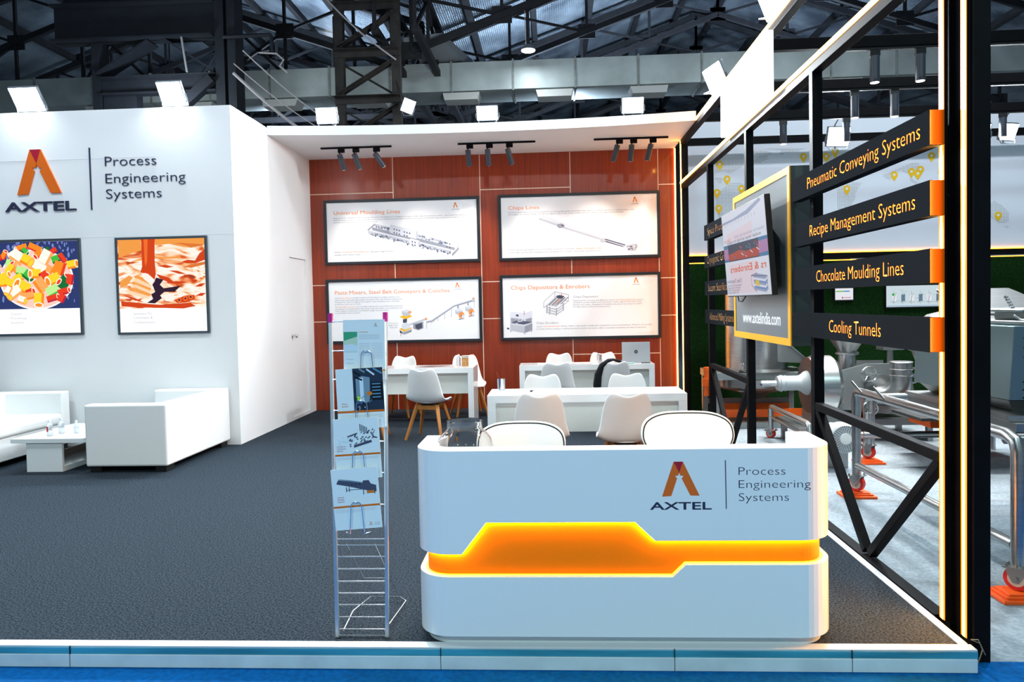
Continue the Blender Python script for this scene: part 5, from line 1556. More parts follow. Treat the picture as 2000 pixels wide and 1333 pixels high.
# ================================================================== LED flood lamps
def flood(label, base, yaw, tilt, w=0.30, h=0.25, power=80, roll=0.0, aimd=None, name='flood_lamp', group='LED flood lamps', big=True, color=COOL, spread=2.6):
    """lamp head on a bracket; yaw 0 faces -Y, tilt > 0 turns the face down; base is the bracket foot"""
    t = thing(name, label, 'lamp', base, 0, group)
    Rm = Matrix.Rotation(yaw, 3, 'Z') @ Matrix.Rotation(tilt, 3, 'X') @ Matrix.Rotation(roll, 3, 'Y')
    c = Vector((0, 0, 0.035 + h / 2 * abs(math.cos(tilt)) + 0.01))
    def T(p):
        return c + Rm @ Vector(p)
    hw, hh, dp = w / 2, h / 2, 0.045
    def rbox(mb, x0, x1, y0, y1, z0, z1):
        ps = [T(p) for p in ((x0, y0, z0), (x1, y0, z0), (x1, y1, z0), (x0, y1, z0), (x0, y0, z1), (x1, y0, z1), (x1, y1, z1), (x0, y1, z1))]
        return mb.add(ps, [(0, 3, 2, 1), (4, 5, 6, 7), (0, 1, 5, 4), (1, 2, 6, 5), (2, 3, 7, 6), (3, 0, 4, 7)])
    rbox(MB(), -hw, hw, -dp / 2, dp / 2, -hh, hh).build('housing', mat('lamp_grey', (120, 128, 136), 0.4, 0.4), t, bevel=0.012, seg=3)
    mb = MB()
    for i in range(7):
        x = -hw * 0.8 + i * hw * 1.6 / 6
        rbox(mb, x - 0.004, x + 0.004, dp / 2, dp / 2 + 0.02, -hh * 0.8, hh * 0.8)
    mb.build('cooling_fins', mat('lamp_grey', (120, 128, 136)), t)
    rbox(MB(), -hw + 0.012, hw - 0.012, -dp / 2 - 0.002, -dp / 2, -hh + 0.012, hh - 0.012).build('led_face', M_FLOOD, t)
    MB().tube([T((-hw - 0.008, 0, 0)), T((-hw - 0.008, 0, -hh * 0.6)), (-hw * 0.7, 0, 0.004), (hw * 0.7, 0, 0.004), T((hw + 0.008, 0, -hh * 0.6)), T((hw + 0.008, 0, 0))], 0.006, 6).build('bracket', mat('lamp_grey', (120, 128, 136)), t)
    if power:
        n = Rm @ Vector((0, -1, 0))
        p = Vector(base) + c + n * (dp / 2 + 0.01)
        area('flood_light', p, p + n, w * 0.85, power, color, spread, h * 0.85, t)
    return t
flood('flood lamp on top of the white wall at the left edge', (-6.10, FY + 0.04, TOPL), 0.0, 0.62, 0.36, 0.30, 170)
flood('flood lamp on top of the white wall near its corner', (-4.36, FY + 0.04, TOPL), 0.0, 0.62, 0.30, 0.30, 170)
flood('left flood lamp of the three on the soffit edge', (-2.91, 9.52, 3.965), 0.0, 0.35, 0.29, 0.22, 260)
flood('middle flood lamp of the three on the soffit edge', (-0.80, 9.64, 3.965), 0.0, 0.35, 0.29, 0.20, 260)
flood('right flood lamp of the three on the soffit edge', (1.09, 9.54, 3.965), 0.0, 0.30, 0.29, 0.21, 260)
flood('flood lamp on the upper black beam, turned towards the stand', (1.895, 8.35, 3.884), -1.32, 0.42, 0.42, 0.30, 110)
flood('flood lamp on the upper black beam at the top edge of the view', (1.895, 6.20, 3.884), -1.32, 0.42, 0.40, 0.28, 55)
flood('flood lamp hanging under the machine area beams, behind the dark sign', (3.66, 9.50, 3.45), 0.1, 0.30, 0.30, 0.25, 90)
flood('flood lamp to the right of the black column, left of its pair', (5.40, 9.50, 3.46), -0.3, 0.40, 0.24, 0.22, 60)
flood('flood lamp to the right of the black column, right of its pair', (5.74, 9.50, 3.46), 0.3, 0.40, 0.24, 0.22, 60)
for o in [c for c in COL.objects if c.get('label', '').startswith(('flood lamp hanging', 'flood lamp to the right'))]:
    x, y, z = o.location
    MB().tube([(x, y, z + 0.004), (x, y + 0.10, z + 0.02), (x, y + 0.10, 3.78), (x, 9.38, 3.87)], 0.009, 6).build('hanger', mat('lamp_grey', (120, 128, 136)), o, world=True)
o = flood('small hanging flood lamp with a wire bracket in front of the steel lattice column', (-2.36, 12.3, 4.80), 0.2, 0.2, 0.22, 0.24, 40, roll=0.35)
MB().tube([(-2.36, 12.3, 4.80), (-2.5, 12.5, 5.2), (-2.62, 12.56, 5.5)], 0.008, 6).build('hanger', M_RUSTY, o, world=True)

# ================================================================== beams and spots of the machine area
for i, (y, lab) in enumerate(((5.5, 'nearest overhead black beam of the machine area, above the view'), (6.77, 'overhead black beam carrying two spots high beside the column'), (8.07, 'overhead black beam carrying two spots under the duct'), (9.30, 'overhead black beam carrying the flood lamp'), (10.72, 'overhead black beam along the top of the map wall'))):
    t = thing('overhead_beam', lab, 'beam', (4.9, y, 3.82), group='overhead beams of the machine area')
    MB().box((1.94, y, 3.82), (8.2, y + 0.07, 3.92)).build('beam', M_BLACK, t, world=True, bevel=0.003)
    if i == 0:
        del t['label'], t['category'], t['group']
        t['kind'] = 'structure'
    if i < 4:
        MB().box((2.5, y + 0.018, 3.797), (8.0, y + 0.052, 3.8195)).build('rail', M_DARK, t, world=True)
t = thing('outer_scaffold', '', '', (8.24, 8, -0.095))
del t['label'], t['category']
t['kind'] = 'structure'
for y in (5.5, 8.07, 10.72):
    MB().box((8.2, y, -0.095), (8.28, y + 0.08, 3.92)).build('post', M_BLACK, t, world=True)
cs = None
for i, (x, y, lab) in enumerate(((2.95, 6.77, 'cylinder spot on the second overhead beam, left of its pair'), (3.35, 6.77, 'cylinder spot on the second overhead beam, right of its pair'), (3.30, 8.07, 'cylinder spot on the third overhead beam, left of its pair'), (3.72, 8.07, 'cylinder spot on the third overhead beam, right of its pair'),
                                 (2.93, 9.30, 'cylinder spot on the fourth overhead beam, between two black posts'), (3.30, 9.30, 'cylinder spot on the fourth overhead beam, just left of the tall post'), (3.70, 9.30, 'cylinder spot in front of the bright flood lamp'), (5.58, 9.30, 'cylinder spot in front of the flood lamp pair by the right edge'), (2.93, 5.5, 'cylinder spot at the top edge beside the amber column light'))):
    if cs is None:
        cs = thing('cylinder_spot', lab, 'lamp', (x, y + 0.035, 3.797), group='cylinder spots of the machine area')
        MB().box((-0.045, -0.017, -0.055), (0.045, 0.017, -0.0005)).build('adapter', M_DARK, cs, bevel=0.003)
        MB().cyl((0, 0, -0.055), (0, 0, -0.29), 0.042, 24).build('spot_head', mat('spot_grey', (44, 50, 60)), cs, smooth=True)
        MB().cyl((0, 0, -0.29), (0, 0, -0.293), 0.036, 20).build('lens', M_SPOTL, cs)
        l = spot('down_spot', (x, y + 0.035, 3.48), (x, y + 0.036, 0), 210, (1, 0.96, 0.9), math.radians(80), 0.8, 0.03, cs)
    else:
        dup(cs, (x, y + 0.035, 3.797), 0, lab)

# ================================================================== the hall: roof, trusses, columns, duct
RS = 0.35
def roof_z(x):
    # two bays: ridge at 4.4 (right), valley at -2.6, ridge at -8.6 (left), valley at -14.6
    if x > -2.6:
        return 10.25 - RS * abs(x - 4.4)
    return 9.9 - RS * abs(x + 8.6)
Y0, Y1 = -8.0, 40.0
for i, (xa, xb) in enumerate(((-18.0, -8.6), (-8.6, -2.6), (-2.6, 4.4), (4.4, 16.0))):
    za, zb = roof_z(xa + 0.001), roof_z(xb - 0.001)
    struct(MB().add([(xa, Y0, za), (xb, Y0, zb), (xb, Y1, zb), (xa, Y1, za)], [(0, 1, 2, 3)]).build('roof_panel', M_FOIL, solid=0.04))
struct(MB().box((-18, 40, -0.1), (16, 40.1, 11)).build('wall_hall', mat('hall_wall_dark', (62, 72, 84), 0.8)))
for x in (-16.4, -14.6, -12.6, -11.2, -9.8, -8.7, -7.5, -6.2, -4.9, -3.6, -1.7, -0.3, 1.1, 2.5, 3.8, 4.9, 6.2, 7.6, 9.0, 10.6):
    z = roof_z(x) - 0.10
    struct(MB().box((x - 0.06, 12.2, z - 0.09), (x + 0.06, 39.5, z + 0.06)).build('roof_purlin', M_RUSTY))
def truss(y, xa, xr, xb, tie=False):
    mb = MB()
    def zt(x): return roof_z(x) - 0.28
    zv = min(zt(xa + 0.01), zt(xb - 0.01))
    dep = 1.05
    for x0_, x1_ in ((xa, xr), (xr, xb)):
        a, b = (x0_ + (0.01 if x0_ == xa else 0), x1_ - (0.01 if x1_ == xb else 0))
        mb.bar((a, y, zt(a)), (b, y, zt(b)), 0.12, 0.14)
        mb.bar((a, y, zt(a) - dep), (b, y, zt(b) - dep), 0.10, 0.12)
        n = 4
        for k_ in range(n + 1):
            x = a + (b - a) * k_ / n
            mb.bar((x, y, zt(x)), (x, y, zt(x) - dep), 0.06)
            mb.box((x - 0.19, y - 0.015, zt(x) - dep - 0.15), (x + 0.19, y + 0.015, zt(x) - dep + 0.17))
            if k_ < n:
                x2 = a + (b - a) * (k_ + 1) / n
                if (x0_ == xa):
                    mb.bar((x, y, zt(x)), (x2, y, zt(x2) - dep), 0.05)
                else:
                    mb.bar((x, y, zt(x) - dep), (x2, y, zt(x2)), 0.05)
    if tie:
        mb.bar((xa, y, zv - dep + 0.1), (xb, y, zv - dep + 0.1), 0.10, 0.13)
        for k_ in range(1, 8):
            x = xa + (xb - xa) * k_ / 8
            mb.bar((x, y, zv - dep + 0.1), (x, y, zt(x) - dep), 0.06)
            x2 = xa + (xb - xa) * (k_ + (1 if k_ % 2 else -1)) / 8
            mb.bar((x, y, zv - dep + 0.1), (x2, y, zt(min(max(x2, xa + .01), xb - .01)) - dep), 0.06)
    struct(mb.build('roof_truss', M_RUSTY))
for y in (14.0, 16.7, 19.2, 22.0, 25.0, 29.0, 34.0):
    truss(y, -2.6, 4.4, 11.4)
for y in (15.5, 19.0, 22.5, 27.0, 33.0):
    truss(y, -14.6, -8.6, -2.6, True)
# valley girders running in depth
for x in (-2.95, -2.25):
    mb = MB()
    mb.bar((x, 12.5, 7.35), (x, 39, 7.35), 0.12).bar((x, 12.5, 6.35), (x, 39, 6.35), 0.12)
    for k_ in range(18):
        y = 12.5 + k_ * 1.4
        mb.bar((x, y, 6.35), (x, y, 7.35), 0.06).bar((x, y, 6.35 + (k_ % 2)), (x, y + 1.4, 7.35 - (k_ % 2)), 0.06)
    struct(mb.build('roof_girder', M_RUSTY))

# steel lattice column behind the soffit
t = thing('lattice_column', 'brown riveted steel lattice column with crossed braces behind the soffit', 'column', (-3.1, 12.6, -0.095))
for x in (-3.60, -2.61):
    mb = MB()
    mb.box((x - 0.075, 12.55, -0.095), (x + 0.075, 12.565, 8.0)).box((x - 0.075, 12.565, -0.095), (x - 0.055, 12.70, 8.0)).box((x + 0.055, 12.565, -0.095), (x + 0.075, 12.70, 8.0))
    mb.build('chord', M_RUSTB, t, world=True)
for i in range(6):
    z = 4.36 + i * 0.80
    MB().box((-3.68, 12.53, z - 0.06), (-2.53, 12.55, z + 0.06)).box((-3.68, 12.42, z + 0.05), (-2.53, 12.53, z + 0.06)).build('tie_plate', M_RUSTB, t, world=True)
    MB().bar((-3.62, 12.60, z + 0.10), (-2.58, 12.60, z + 0.70), 0.02, 0.13, up=(0, 1, 0)).bar((-3.62, 12.54, z + 0.12), (-2.58, 12.54, z + 0.72), 0.12, 0.012, up=(0, 0, 1)).build('diagonal', M_RUSTB, t, world=True)
    MB().bar((-3.58, 12.72, z + 0.68), (-2.62, 12.72, z + 0.10), 0.02, 0.12, up=(0, 1, 0)).build('diagonal', M_RUSTB, t, world=True)

# black steel gantry above the white wall
def ibeam(mb, x0, x1, y, z0, z1, fw=0.26, tk=0.03):
    mb.box((x0, y - 0.01, z0), (x1, y + 0.01, z1)).box((x0, y - fw / 2, z0), (x1, y + fw / 2, z0 + tk)).box((x0, y - fw / 2, z1 - tk), (x1, y + fw / 2, z1))
    return mb
t = thing('steel_gantry', 'black steel gantry with a deep I-beam above the white wall', 'gantry', (-6.9, 12.6, -0.095))
M_GAN = mat('navy_black_steel', (19, 25, 35), 0.65, noise=(4, 0.25))
MB().box((-5.72, 12.40, -0.095), (-5.56, 12.75, 9)).box((-5.50, 12.40, -0.095), (-5.36, 12.75, 9)).box((-5.56, 12.5, -0.095), (-5.50, 12.55, 9)).build('column', M_GAN, t, world=True)
MB().box((-7.96, 12.45, -0.095), (-7.82, 12.75, 6.3)).build('post', M_GAN, t, world=True)
MB().box((-7.80, 12.5, -0.095), (-7.2, 12.7, 5.55)).build('infill_panel', M_GAN, t, world=True)
ibeam(MB(), -8.60, -5.73, 12.45, 6.30, 6.93, 0.34).build('deep_beam', M_GAN, t, world=True)
ibeam(MB(), -7.81, -5.73, 12.50, 5.38, 5.69, 0.2).build('lower_beam', M_GAN, t, world=True)
MB().bar((-7.84, 12.55, 5.75), (-6.9, 12.55, 6.29), 0.03, 0.36, up=(0, 1, 0)).build('gusset', M_GAN, t, world=True)
MB().bar((-5.75, 12.55, 5.72), (-6.6, 12.55, 6.29), 0.03, 0.34, up=(0, 1, 0)).build('gusset', M_GAN, t, world=True)
MB().bar((-6.55, 12.40, 4.95), (-5.78, 12.40, 5.58), 0.16, 0.16).build('stay', M_GAN, t, world=True)
MB().tube([(-6.28, 12.35, 6.30), (-6.20, 12.35, 5.70)], 0.02, 8).build('hanging_pipe', mat('pipe_grey', (140, 146, 150), 0.5), t, world=True)
MB().tube([(-5.55, 12.35, 6.27), (-4.72, 12.35, 6.27), (-4.70, 12.35, 6.24), (-4.70, 12.35, 5.95)], 0.035, 8).build('pipe_arm', M_GAN, t, world=True, smooth=True)
MB().box((-8.55, 12.62, 6.95), (-5.75, 13.3, 8.6)).build('upper_plate', M_GAN, t, world=True)
for i, (p, q, r, lab) in enumerate((((-5.36, 12.3, 5.63), (-3.30, 12.0, 4.00), 0.026, 'thick pale cable sloping down to the soffit from the black column'), ((-5.36, 12.32, 5.80), (-3.20, 12.05, 4.20), 0.009, 'thin wire sloping down beside the thick pale cable'), ((-5.2, 12.34, 6.02), (-3.15, 12.1, 4.35), 0.012, 'upper thin conduit sloping down from the pipe arm'), ((-4.05, 12.3, 7.2), (-2.55, 12.3, 5.75), 0.014, 'grey wire crossing the steel lattice column'))):
    pts_ = [Vector(p).lerp(Vector(q), k_ / 8) + Vector((0, 0, -0.10 * math.sin(PI * k_ / 8))) for k_ in range(9)]
    o = MB().tube(pts_, r, 8).build('cable', mat('pale_cable', (176, 172, 176), 0.5), smooth=True)
    tag(o, lab, 'cable')
o = MB().tube([(-4.74, 12.33, 6.0), (-4.9, 12.3, 5.96), (-4.6, 12.3, 5.93), (-4.48, 12.3, 5.82), (-4.55, 12.3, 5.72), (-4.42, 12.3, 5.60)], 0.016, 8).build('cable', mat('pale_cable', (176, 172, 176)), smooth=True)
tag(o, 'dangling loose cable end under the pipe arm', 'cable')

# long galvanised duct with outlets
t = thing('air_duct', 'long grey galvanised air duct crossing the hall above the soffit', 'duct', (0, 15.5, 5.98))
mb = MB().box((-14, 15.0, 5.98), (13, 15.95, 6.56), 0)
mb.build('duct_body', M_DUCT, t, world=True, bevel=0.004)
x = -13.4
while x < 13:
    MB().box((x - 0.018, 14.975, 5.955), (x + 0.018, 15.97, 6.585)).build('flange', mat('flange_grey', (128, 134, 132), 0.6, noise=(9, 0.3)), t, world=True)
    x += 1.27
for x in (-9.4, -7.4, -5.58, -3.7, -1.78, 0.14, 2.06, 3.98, 5.9, 7.8):
    MB().add([(x - 0.38, 15.02, 5.955), (x + 0.38, 15.02, 5.955), (x + 0.38, 15.45, 5.955), (x - 0.38, 15.45, 5.955), (x - 0.34, 14.98, 5.80), (x + 0.34, 14.98, 5.80), (x + 0.34, 15.40, 5.80), (x - 0.34, 15.40, 5.80)], [(0, 1, 2, 3), (7, 6, 5, 4), (0, 4, 5, 1), (1, 5, 6, 2), (2, 6, 7, 3), (3, 7, 4, 0)]).build('outlet', mat('outlet_grey', (196, 198, 196), 0.5), t, world=True)
for x in (-7.9, -4.4, 4.4):
    MB().tube([(x, 15.0, 6.56), (x, 15.0, 7.6)], 0.014, 6).build('hanger_rod', M_RUSTY, t, world=True)
o = MB().add([(-2.75, 14.0, 6.60), (-2.0, 14.0, 6.66), (-1.55, 15.9, 6.60), (-2.45, 15.9, 6.60), (-2.75, 14.0, 6.74), (-2.0, 14.0, 6.80), (-1.55, 15.9, 6.84), (-2.45, 15.9, 6.84)], [(0, 3, 2, 1), (4, 5, 6, 7), (0, 1, 5, 4), (1, 2, 6, 5), (2, 3, 7, 6), (3, 0, 4, 7)]).build('duct_cover', mat('cover_grey', (120, 126, 132), 0.6))
tag(o, 'flat grey duct cover panel beside the steel lattice column', 'panel')
t = thing('pendant_lamp', 'bright round high-bay lamp on a long rod above the duct', 'lamp', (-0.36, 14.2, 6.47))
MB().lathe([(0.0, 0.11), (0.06, 0.11), (0.12, 0.05), (0.145, 0.0), (0.13, 0.0)], (0, 0, 0), 24).build('shade', mat('lamp_grey', (120, 128, 136)), t, smooth=True)
MB().cyl((0, 0, -0.012), (0, 0, 0.012), 0.128, 24).build('led_face', M_FLOOD, t)
MB().cyl((0, 0, 0.10), (0, 0, 2.2), 0.035, 10).build('rod', M_RUSTY, t)
MB().tube([(-0.04, -0.05, 0.1), (-0.06, -0.05, 1.0), (-0.05, -0.05, 2.0)], 0.008, 6).build('cord', mat('pale_cable', (176, 172, 176)), t)
area('pendant_light', (-0.36, 14.2, 6.44), (-0.36, 14.2, 0), 0.25, 22, COOL, parent=t)
o = MB().box((-0.14, -0.09, -0.03), (0.14, 0.09, 0.03)).build('high_bay_lamp', M_FLOOD, loc=(-6.05, 20.0, 8.85))
tag(o, 'small bright hall lamp far back in the roof, left of the lattice column', 'lamp')
for (x, y, z, p) in ((-6.5, 11.6, 4.6, 60), (-0.8, 11.3, 4.4, 60), (4.5, 11.6, 4.6, 60)):
    area('added_fill', (x, y, z), (x, y + 3, z + 1.0), 0.4, p, COOL)  # unseen fill lights, added to brighten the duct front
# unseen fill lights added to brighten the roof from below
for (x, y, z, p) in ((0.5, 17.0, 5.2, 420), (-6.5, 17.4, 5.2, 420), (5.0, 17.2, 5.2, 450)):
    area('added_fill', (x, y, z), (x + 0.3, y + 2.5, z + 6), 0.5, p, (0.66, 0.82, 1.0))
# ================================================================== machine area beyond the frame
G = -0.095
def castor(parent, x, y, z_top, plate=True, rz=0.75, red=True, r=0.066):
    """castor under a leg end at z_top, standing on an orange chock"""
    zc = G + r + (0.045 if plate else 0.0)
    off = Vector(parent.location)
    c = MB()
    c.box((-0.065, -0.055, z_top - 0.008), (0.065, 0.055, z_top))
    for s in (-1, 1):
        P = [(0.045, z_top - 0.008), (0.045, zc + 0.03), (0.016, zc - 0.022), (-0.016, zc - 0.022), (-0.045, zc + 0.03), (-0.045, z_top - 0.008)]
        V = [(s * 0.031, a, b) for a, b in P] + [(s * 0.037, a, b) for a, b in P]
        c.add(V, [tuple(range(6)), tuple(range(11, 5, -1))] + [(i, i + 6, (i + 1) % 6 + 6, (i + 1) % 6) for i in range(6)])
        c.cyl((s * 0.036, 0, zc), (s * 0.048, 0, zc), 0.012, 8)
        for q in (-1, 1):
            c.cyl((s * 0.05, q * 0.04, z_top), (s * 0.05, q * 0.04, z_top + 0.014), 0.008, 6)
    f = c.build('castor', M_STEELD, parent)
    f.location = (x - off.x, y - off.y, -off.z)
    f.rotation_euler = (0, 0, rz)
    MB().lathe([(0.02, -0.024), (r * 0.97, -0.024), (r, -0.014), (r, 0.014), (r * 0.97, 0.024), (0.02, 0.024)], (0, 0, zc), 28, axis='X').build('wheel', M_RED, f, smooth=True)
    MB().lathe([(0.0, -0.026), (r * 0.66, -0.026), (r * 0.66, 0.026), (0.0, 0.026)], (0, 0, zc), 20, axis='X').build('wheel_hub', mat('hub_cream', (206, 196, 176), 0.5), f)
    return f
def chock(x, y, label):
    o = MB().box((-0.13, -0.10, 0), (0.13, 0.10, 0.02)).box((-0.105, -0.08, 0.02), (0.105, 0.08, 0.034)).box((-0.085, -0.065, 0.034), (0.085, 0.065, 0.044)).build('wheel_chock', mat('chock_orange', (236, 88, 18), 0.5), loc=(x, y, G), bevel=0.003)
    tag(o, label, 'chock', 'orange wheel chocks')

# --- pipe-framed machine cart nearest us
t = thing('machine_cart', 'stainless pipe-framed machine cart with red castors behind the black column', 'cart', (3.3, 5.1, G))
for x in (2.52, 4.30):
    pts_ = [(x, 6.19, 0.085), (x, 6.19, 0.72), (x, 6.17, 0.77), (x, 6.12, 0.79), (x, 4.17, 0.79), (x, 4.10, 0.765), (x, 4.08, 0.71), (x, 4.08, 0.085)]
    MB().tube(pts_, 0.036, 16).build('pipe_loop', M_STEEL, t, world=True, smooth=True)
    MB().tube([(x, 6.16, 0.17), (x, 4.11, 0.19)], 0.030, 14).build('lower_rail', M_STEEL, t, world=True, smooth=True)
    for y in (6.19, 4.08):
        castor(t, x, y, 0.085, plate=(x < 4))
for y in (6.10, 4.25):
    MB().tube([(2.55, y, 0.75), (4.27, y, 0.75)], 0.03, 12).build('cross_rail', M_STEEL, t, world=True, smooth=True)
for y in (6.02, 5.62):
    MB().cyl((2.50, y - 0.03, 0.78), (2.44, y + 0.06, 0.885), 0.009, 8).build('pin_handle', M_STEELD, t, world=True, smooth=True)
MB().tube([(2.555, 6.16, 0.77), (2.565, 6.15, 0.55), (2.56, 6.15, 0.25), (2.53, 6.15, 0.16), (2.515, 6.14, 0.05), (2.46, 6.10, 0.02)], 0.004, 6).tube([(2.555, 6.16, 0.77), (2.56, 5.9, 0.745), (2.56, 5.6, 0.75)], 0.004, 6).build('pink_cable', mat('salmon_cable', (214, 120, 100), 0.5), t, world=True, smooth=True)
MB().box((2.80, 4.55, 0.733), (4.3, 5.9, 0.785)).build('deck', M_STEELD, t, world=True, bevel=0.003)
MB().box((2.78, 4.60, 0.80), (4.3, 5.9, 0.824)).box((2.80, 4.62, 0.785), (4.3, 5.9, 0.80)).build('deck_flange', M_STEEL, t, world=True)
MB().add([(2.93, 4.80, 0.824), (4.2, 4.80, 0.824), (4.2, 5.8, 0.824), (2.93, 5.8, 0.824), (2.86, 4.72, 0.90), (4.25, 4.72, 0.90), (4.25, 5.85, 0.90), (2.86, 5.85, 0.90)], [(0, 3, 2, 1), (4, 5, 6, 7), (0, 1, 5, 4), (1, 2, 6, 5), (2, 3, 7, 6), (3, 0, 4, 7)]).build('tub', M_STEELD, t, world=True)
M_TBOX = mat('satin_steel_box', (118, 138, 142), 0.42, 0.75)
b = MB().add([(2.85, 4.70, 0.905), (4.25, 4.70, 0.905), (4.25, 5.8, 0.905), (2.80, 5.8, 0.905), (2.88, 4.70, 1.37), (4.25, 4.70, 1.37), (4.25, 5.8, 1.37), (2.82, 5.8, 1.37)], [(0, 3, 2, 1), (4, 5, 6, 7), (0, 1, 5, 4), (1, 2, 6, 5), (2, 3, 7, 6), (3, 0, 4, 7)]).build('drive_cover', M_TBOX, t, world=True, bevel=0.004)
mb = MB()
for i, (z, x0_) in enumerate(((1.295, 2.99), (1.265, 3.05), (1.235, 2.99), (1.205, 3.05), (1.175, 2.99), (1.145, 3.05), (1.045, 3.03), (1.02, 2.985), (0.995, 3.03), (0.97, 2.985), (0.945, 3.03), (0.92, 2.985))):
    x0_ -= 0.055
    mb.box((x0_, 4.696, z - 0.004), (x0_ + (0.17 if i < 6 else 0.125), 4.7005, z + 0.004))
mb.build('vent_slots', M_DARK, b, world=True)
MB().box((2.99, 4.78, 1.372), (4.2, 5.3, 1.40)).box((3.05, 4.80, 1.40), (4.2, 5.2, 1.455)).build('top_flange', M_STEEL, t, world=True, bevel=0.008)
MB().box((2.95, 4.74, 1.455), (4.2, 5.25, 1.475)).build('hinge_plate', M_STEEL, t, world=True, bevel=0.006)
mb = MB()
mb.add([(2.95, 5.3, 1.42), (3.60, 5.3, 1.42), (3.45, 5.7, 1.60), (2.92, 5.7, 1.60), (2.95, 5.3, 1.44), (3.60, 5.3, 1.44), (3.45, 5.7, 1.62), (2.92, 5.7, 1.62)], [(0, 3, 2, 1), (4, 5, 6, 7), (0, 1, 5, 4), (1, 2, 6, 5), (2, 3, 7, 6), (3, 0, 4, 7)])
mb.build('open_lid', M_STEEL, t, world=True, bevel=0.003)
mb = MB()
for i in range(5):
    p = Vector((3.02, 4.95, 1.48)).lerp(Vector((3.07, 5.1, 1.55)), i / 4)
    mb.lathe([(0.0, -0.014), (0.012, -0.008), (0.014, 0.0), (0.012, 0.008), (0.0, 0.014)], p, 10)
mb.tube([(2.90, 4.74, 1.44), (2.93, 4.72, 1.41), (2.99, 4.72, 1.405), (3.03, 4.74, 1.44)], 0.007, 8)
mb.build('clamp', M_CHROME, t, world=True, smooth=True)
MB().cyl((3.02, 4.73, 1.372), (3.02, 4.73, 1.405), 0.028, 12).cyl((3.02, 4.73, 1.405), (3.02, 4.73, 1.413), 0.045, 12).build('black_knob', M_DARK, t, world=True)
chock(2.52, 6.19, 'orange chock under the castor beside the reception desk corner')
chock(2.52, 4.08, 'orange chock under the castor nearest us, right of the black column')

# --- conical tank on its own low stand
t = thing('conical_tank', 'conical stainless tank with a domed lid half hidden by the black column', 'tank', (4.40, 7.9, G))
MB().lathe([(0.10, 0.47), (0.345, 0.48), (0.35, 0.51), (0.48, 0.835), (0.545, 1.005), (0.545, 1.16)], (4.22, 7.55, 0), 48).build('cone_body', M_STEEL, t, world=True, smooth=True)
MB().lathe([(0.545, 1.01), (0.575, 1.015), (0.575, 1.045), (0.545, 1.05)], (4.22, 7.55, 0), 48).lathe([(0.545, 1.14), (0.585, 1.15), (0.585, 1.19), (0.545, 1.195)], (4.22, 7.55, 0), 48).build('rim', M_STEELD, t, world=True, smooth=True)
MB().lathe([(0.545, 1.19), (0.52, 1.28), (0.40, 1.38), (0.21, 1.43), (0.0, 1.445)], (4.22, 7.55, 0), 48).build('domed_lid', M_STEEL, t, world=True, smooth=True)
MB((4.07, 7.28, 1.405), (1, 0, 0), (0, 0, 1)).prism([(-0.03, 0), (0.03, 0), (0.03, 0.06), (0.02, 0.08), (-0.02, 0.08), (-0.03, 0.06)], -0.008, 0.008).build('lifting_lug', M_STEEL, t, world=True)
MB().box((3.58, 6.95, 0.45), (4.75, 8.13, 0.475)).build('support_plate', M_STEELD, t, world=True, bevel=0.003)
MB().box((3.40, 6.9, 0.41), (4.8, 7.5, 0.435)).build('black_tray', mat('tray_black', (40, 42, 44), 0.6), t, world=True)
MB().box((3.83, 7.6, 0.22), (4.6, 8.05, 0.40)).build('orange_box', M_ORANGEM, t, world=True, bevel=0.006)
for (x, y) in ((3.15, 7.45), (4.72, 7.45), (3.45, 8.08), (4.72, 8.08)):
    if y < 8:
        castor(t, x, y, 0.085, plate=(x < 4))
    MB().cyl((x, y, 0.085 if y < 8 else G), (x, y, 0.41 if y < 8 else 0.45), 0.034, 14).build('leg', M_STEEL, t, world=True, smooth=True)
MB().tube([(2.95, 7.40, 0.195), (4.78, 7.40, 0.195)], 0.034, 14).build('front_rail', M_STEEL, t, world=True, smooth=True)
for x in (4.72,):
    MB().tube([(x, 7.45, 0.25), (x, 8.08, 0.25)], 0.03, 12).build('side_rail', M_STEEL, t, world=True, smooth=True)
chock(3.15, 7.45, 'orange chock under the tank stand, behind the reception desk corner')

# --- plate mixer with handwheels and elbow pipe
t = thing('plate_mixer', 'stainless plate machine with chrome handwheels and an elbow pipe', 'machine', (3.7, 8.8, G))
MB((0, 8.62, 0), (1, 0, 0), (0, 0, 1)).prism([(3.28, 0.28), (3.86, 0.21), (4.12, 0.24), (4.16, 0.5), (4.12, 0.80), (3.62, 0.80), (3.28, 0.71)], -0.02, 0.0).build('front_plate', mat('satin_plate', (158, 164, 164), 0.4, 0.8), t, world=True, bevel=0.002)
MB((0, 9.3, 0), (1, 0, 0), (0, 0, 1)).prism([(3.30, 0.28), (3.90, 0.22), (4.12, 0.24), (4.12, 0.78), (3.62, 0.78), (3.30, 0.70)], -0.02, 0.0).build('rear_plate', M_STEELD, t, world=True)
MB().box((3.34, 8.64, 0.26), (4.08, 9.28, 0.70)).build('body', M_STEELD, t, world=True)
def handwheel(x, z, r=0.085):
    mb = MB()
    mb.tube([(x + r * math.cos(2 * PI * i / 24), 8.53, z + r * math.sin(2 * PI * i / 24)) for i in range(24)], 0.010, 8, closed=True)
    for k_ in range(3):
        a = k_ * 2 * PI / 3
        mb.cyl((x, 8.55, z), (x + r * math.cos(a), 8.53, z + r * math.sin(a)), 0.008, 8)
    mb.cyl((x, 8.60, z), (x, 8.52, z), 0.026, 14)
    mb.build('handwheel', M_CHROME, t, world=True, smooth=True)
for (x, z) in ((3.62, 0.685), (3.63, 0.29), (4.10, 0.665), (4.10, 0.30)):
    handwheel(x, z)
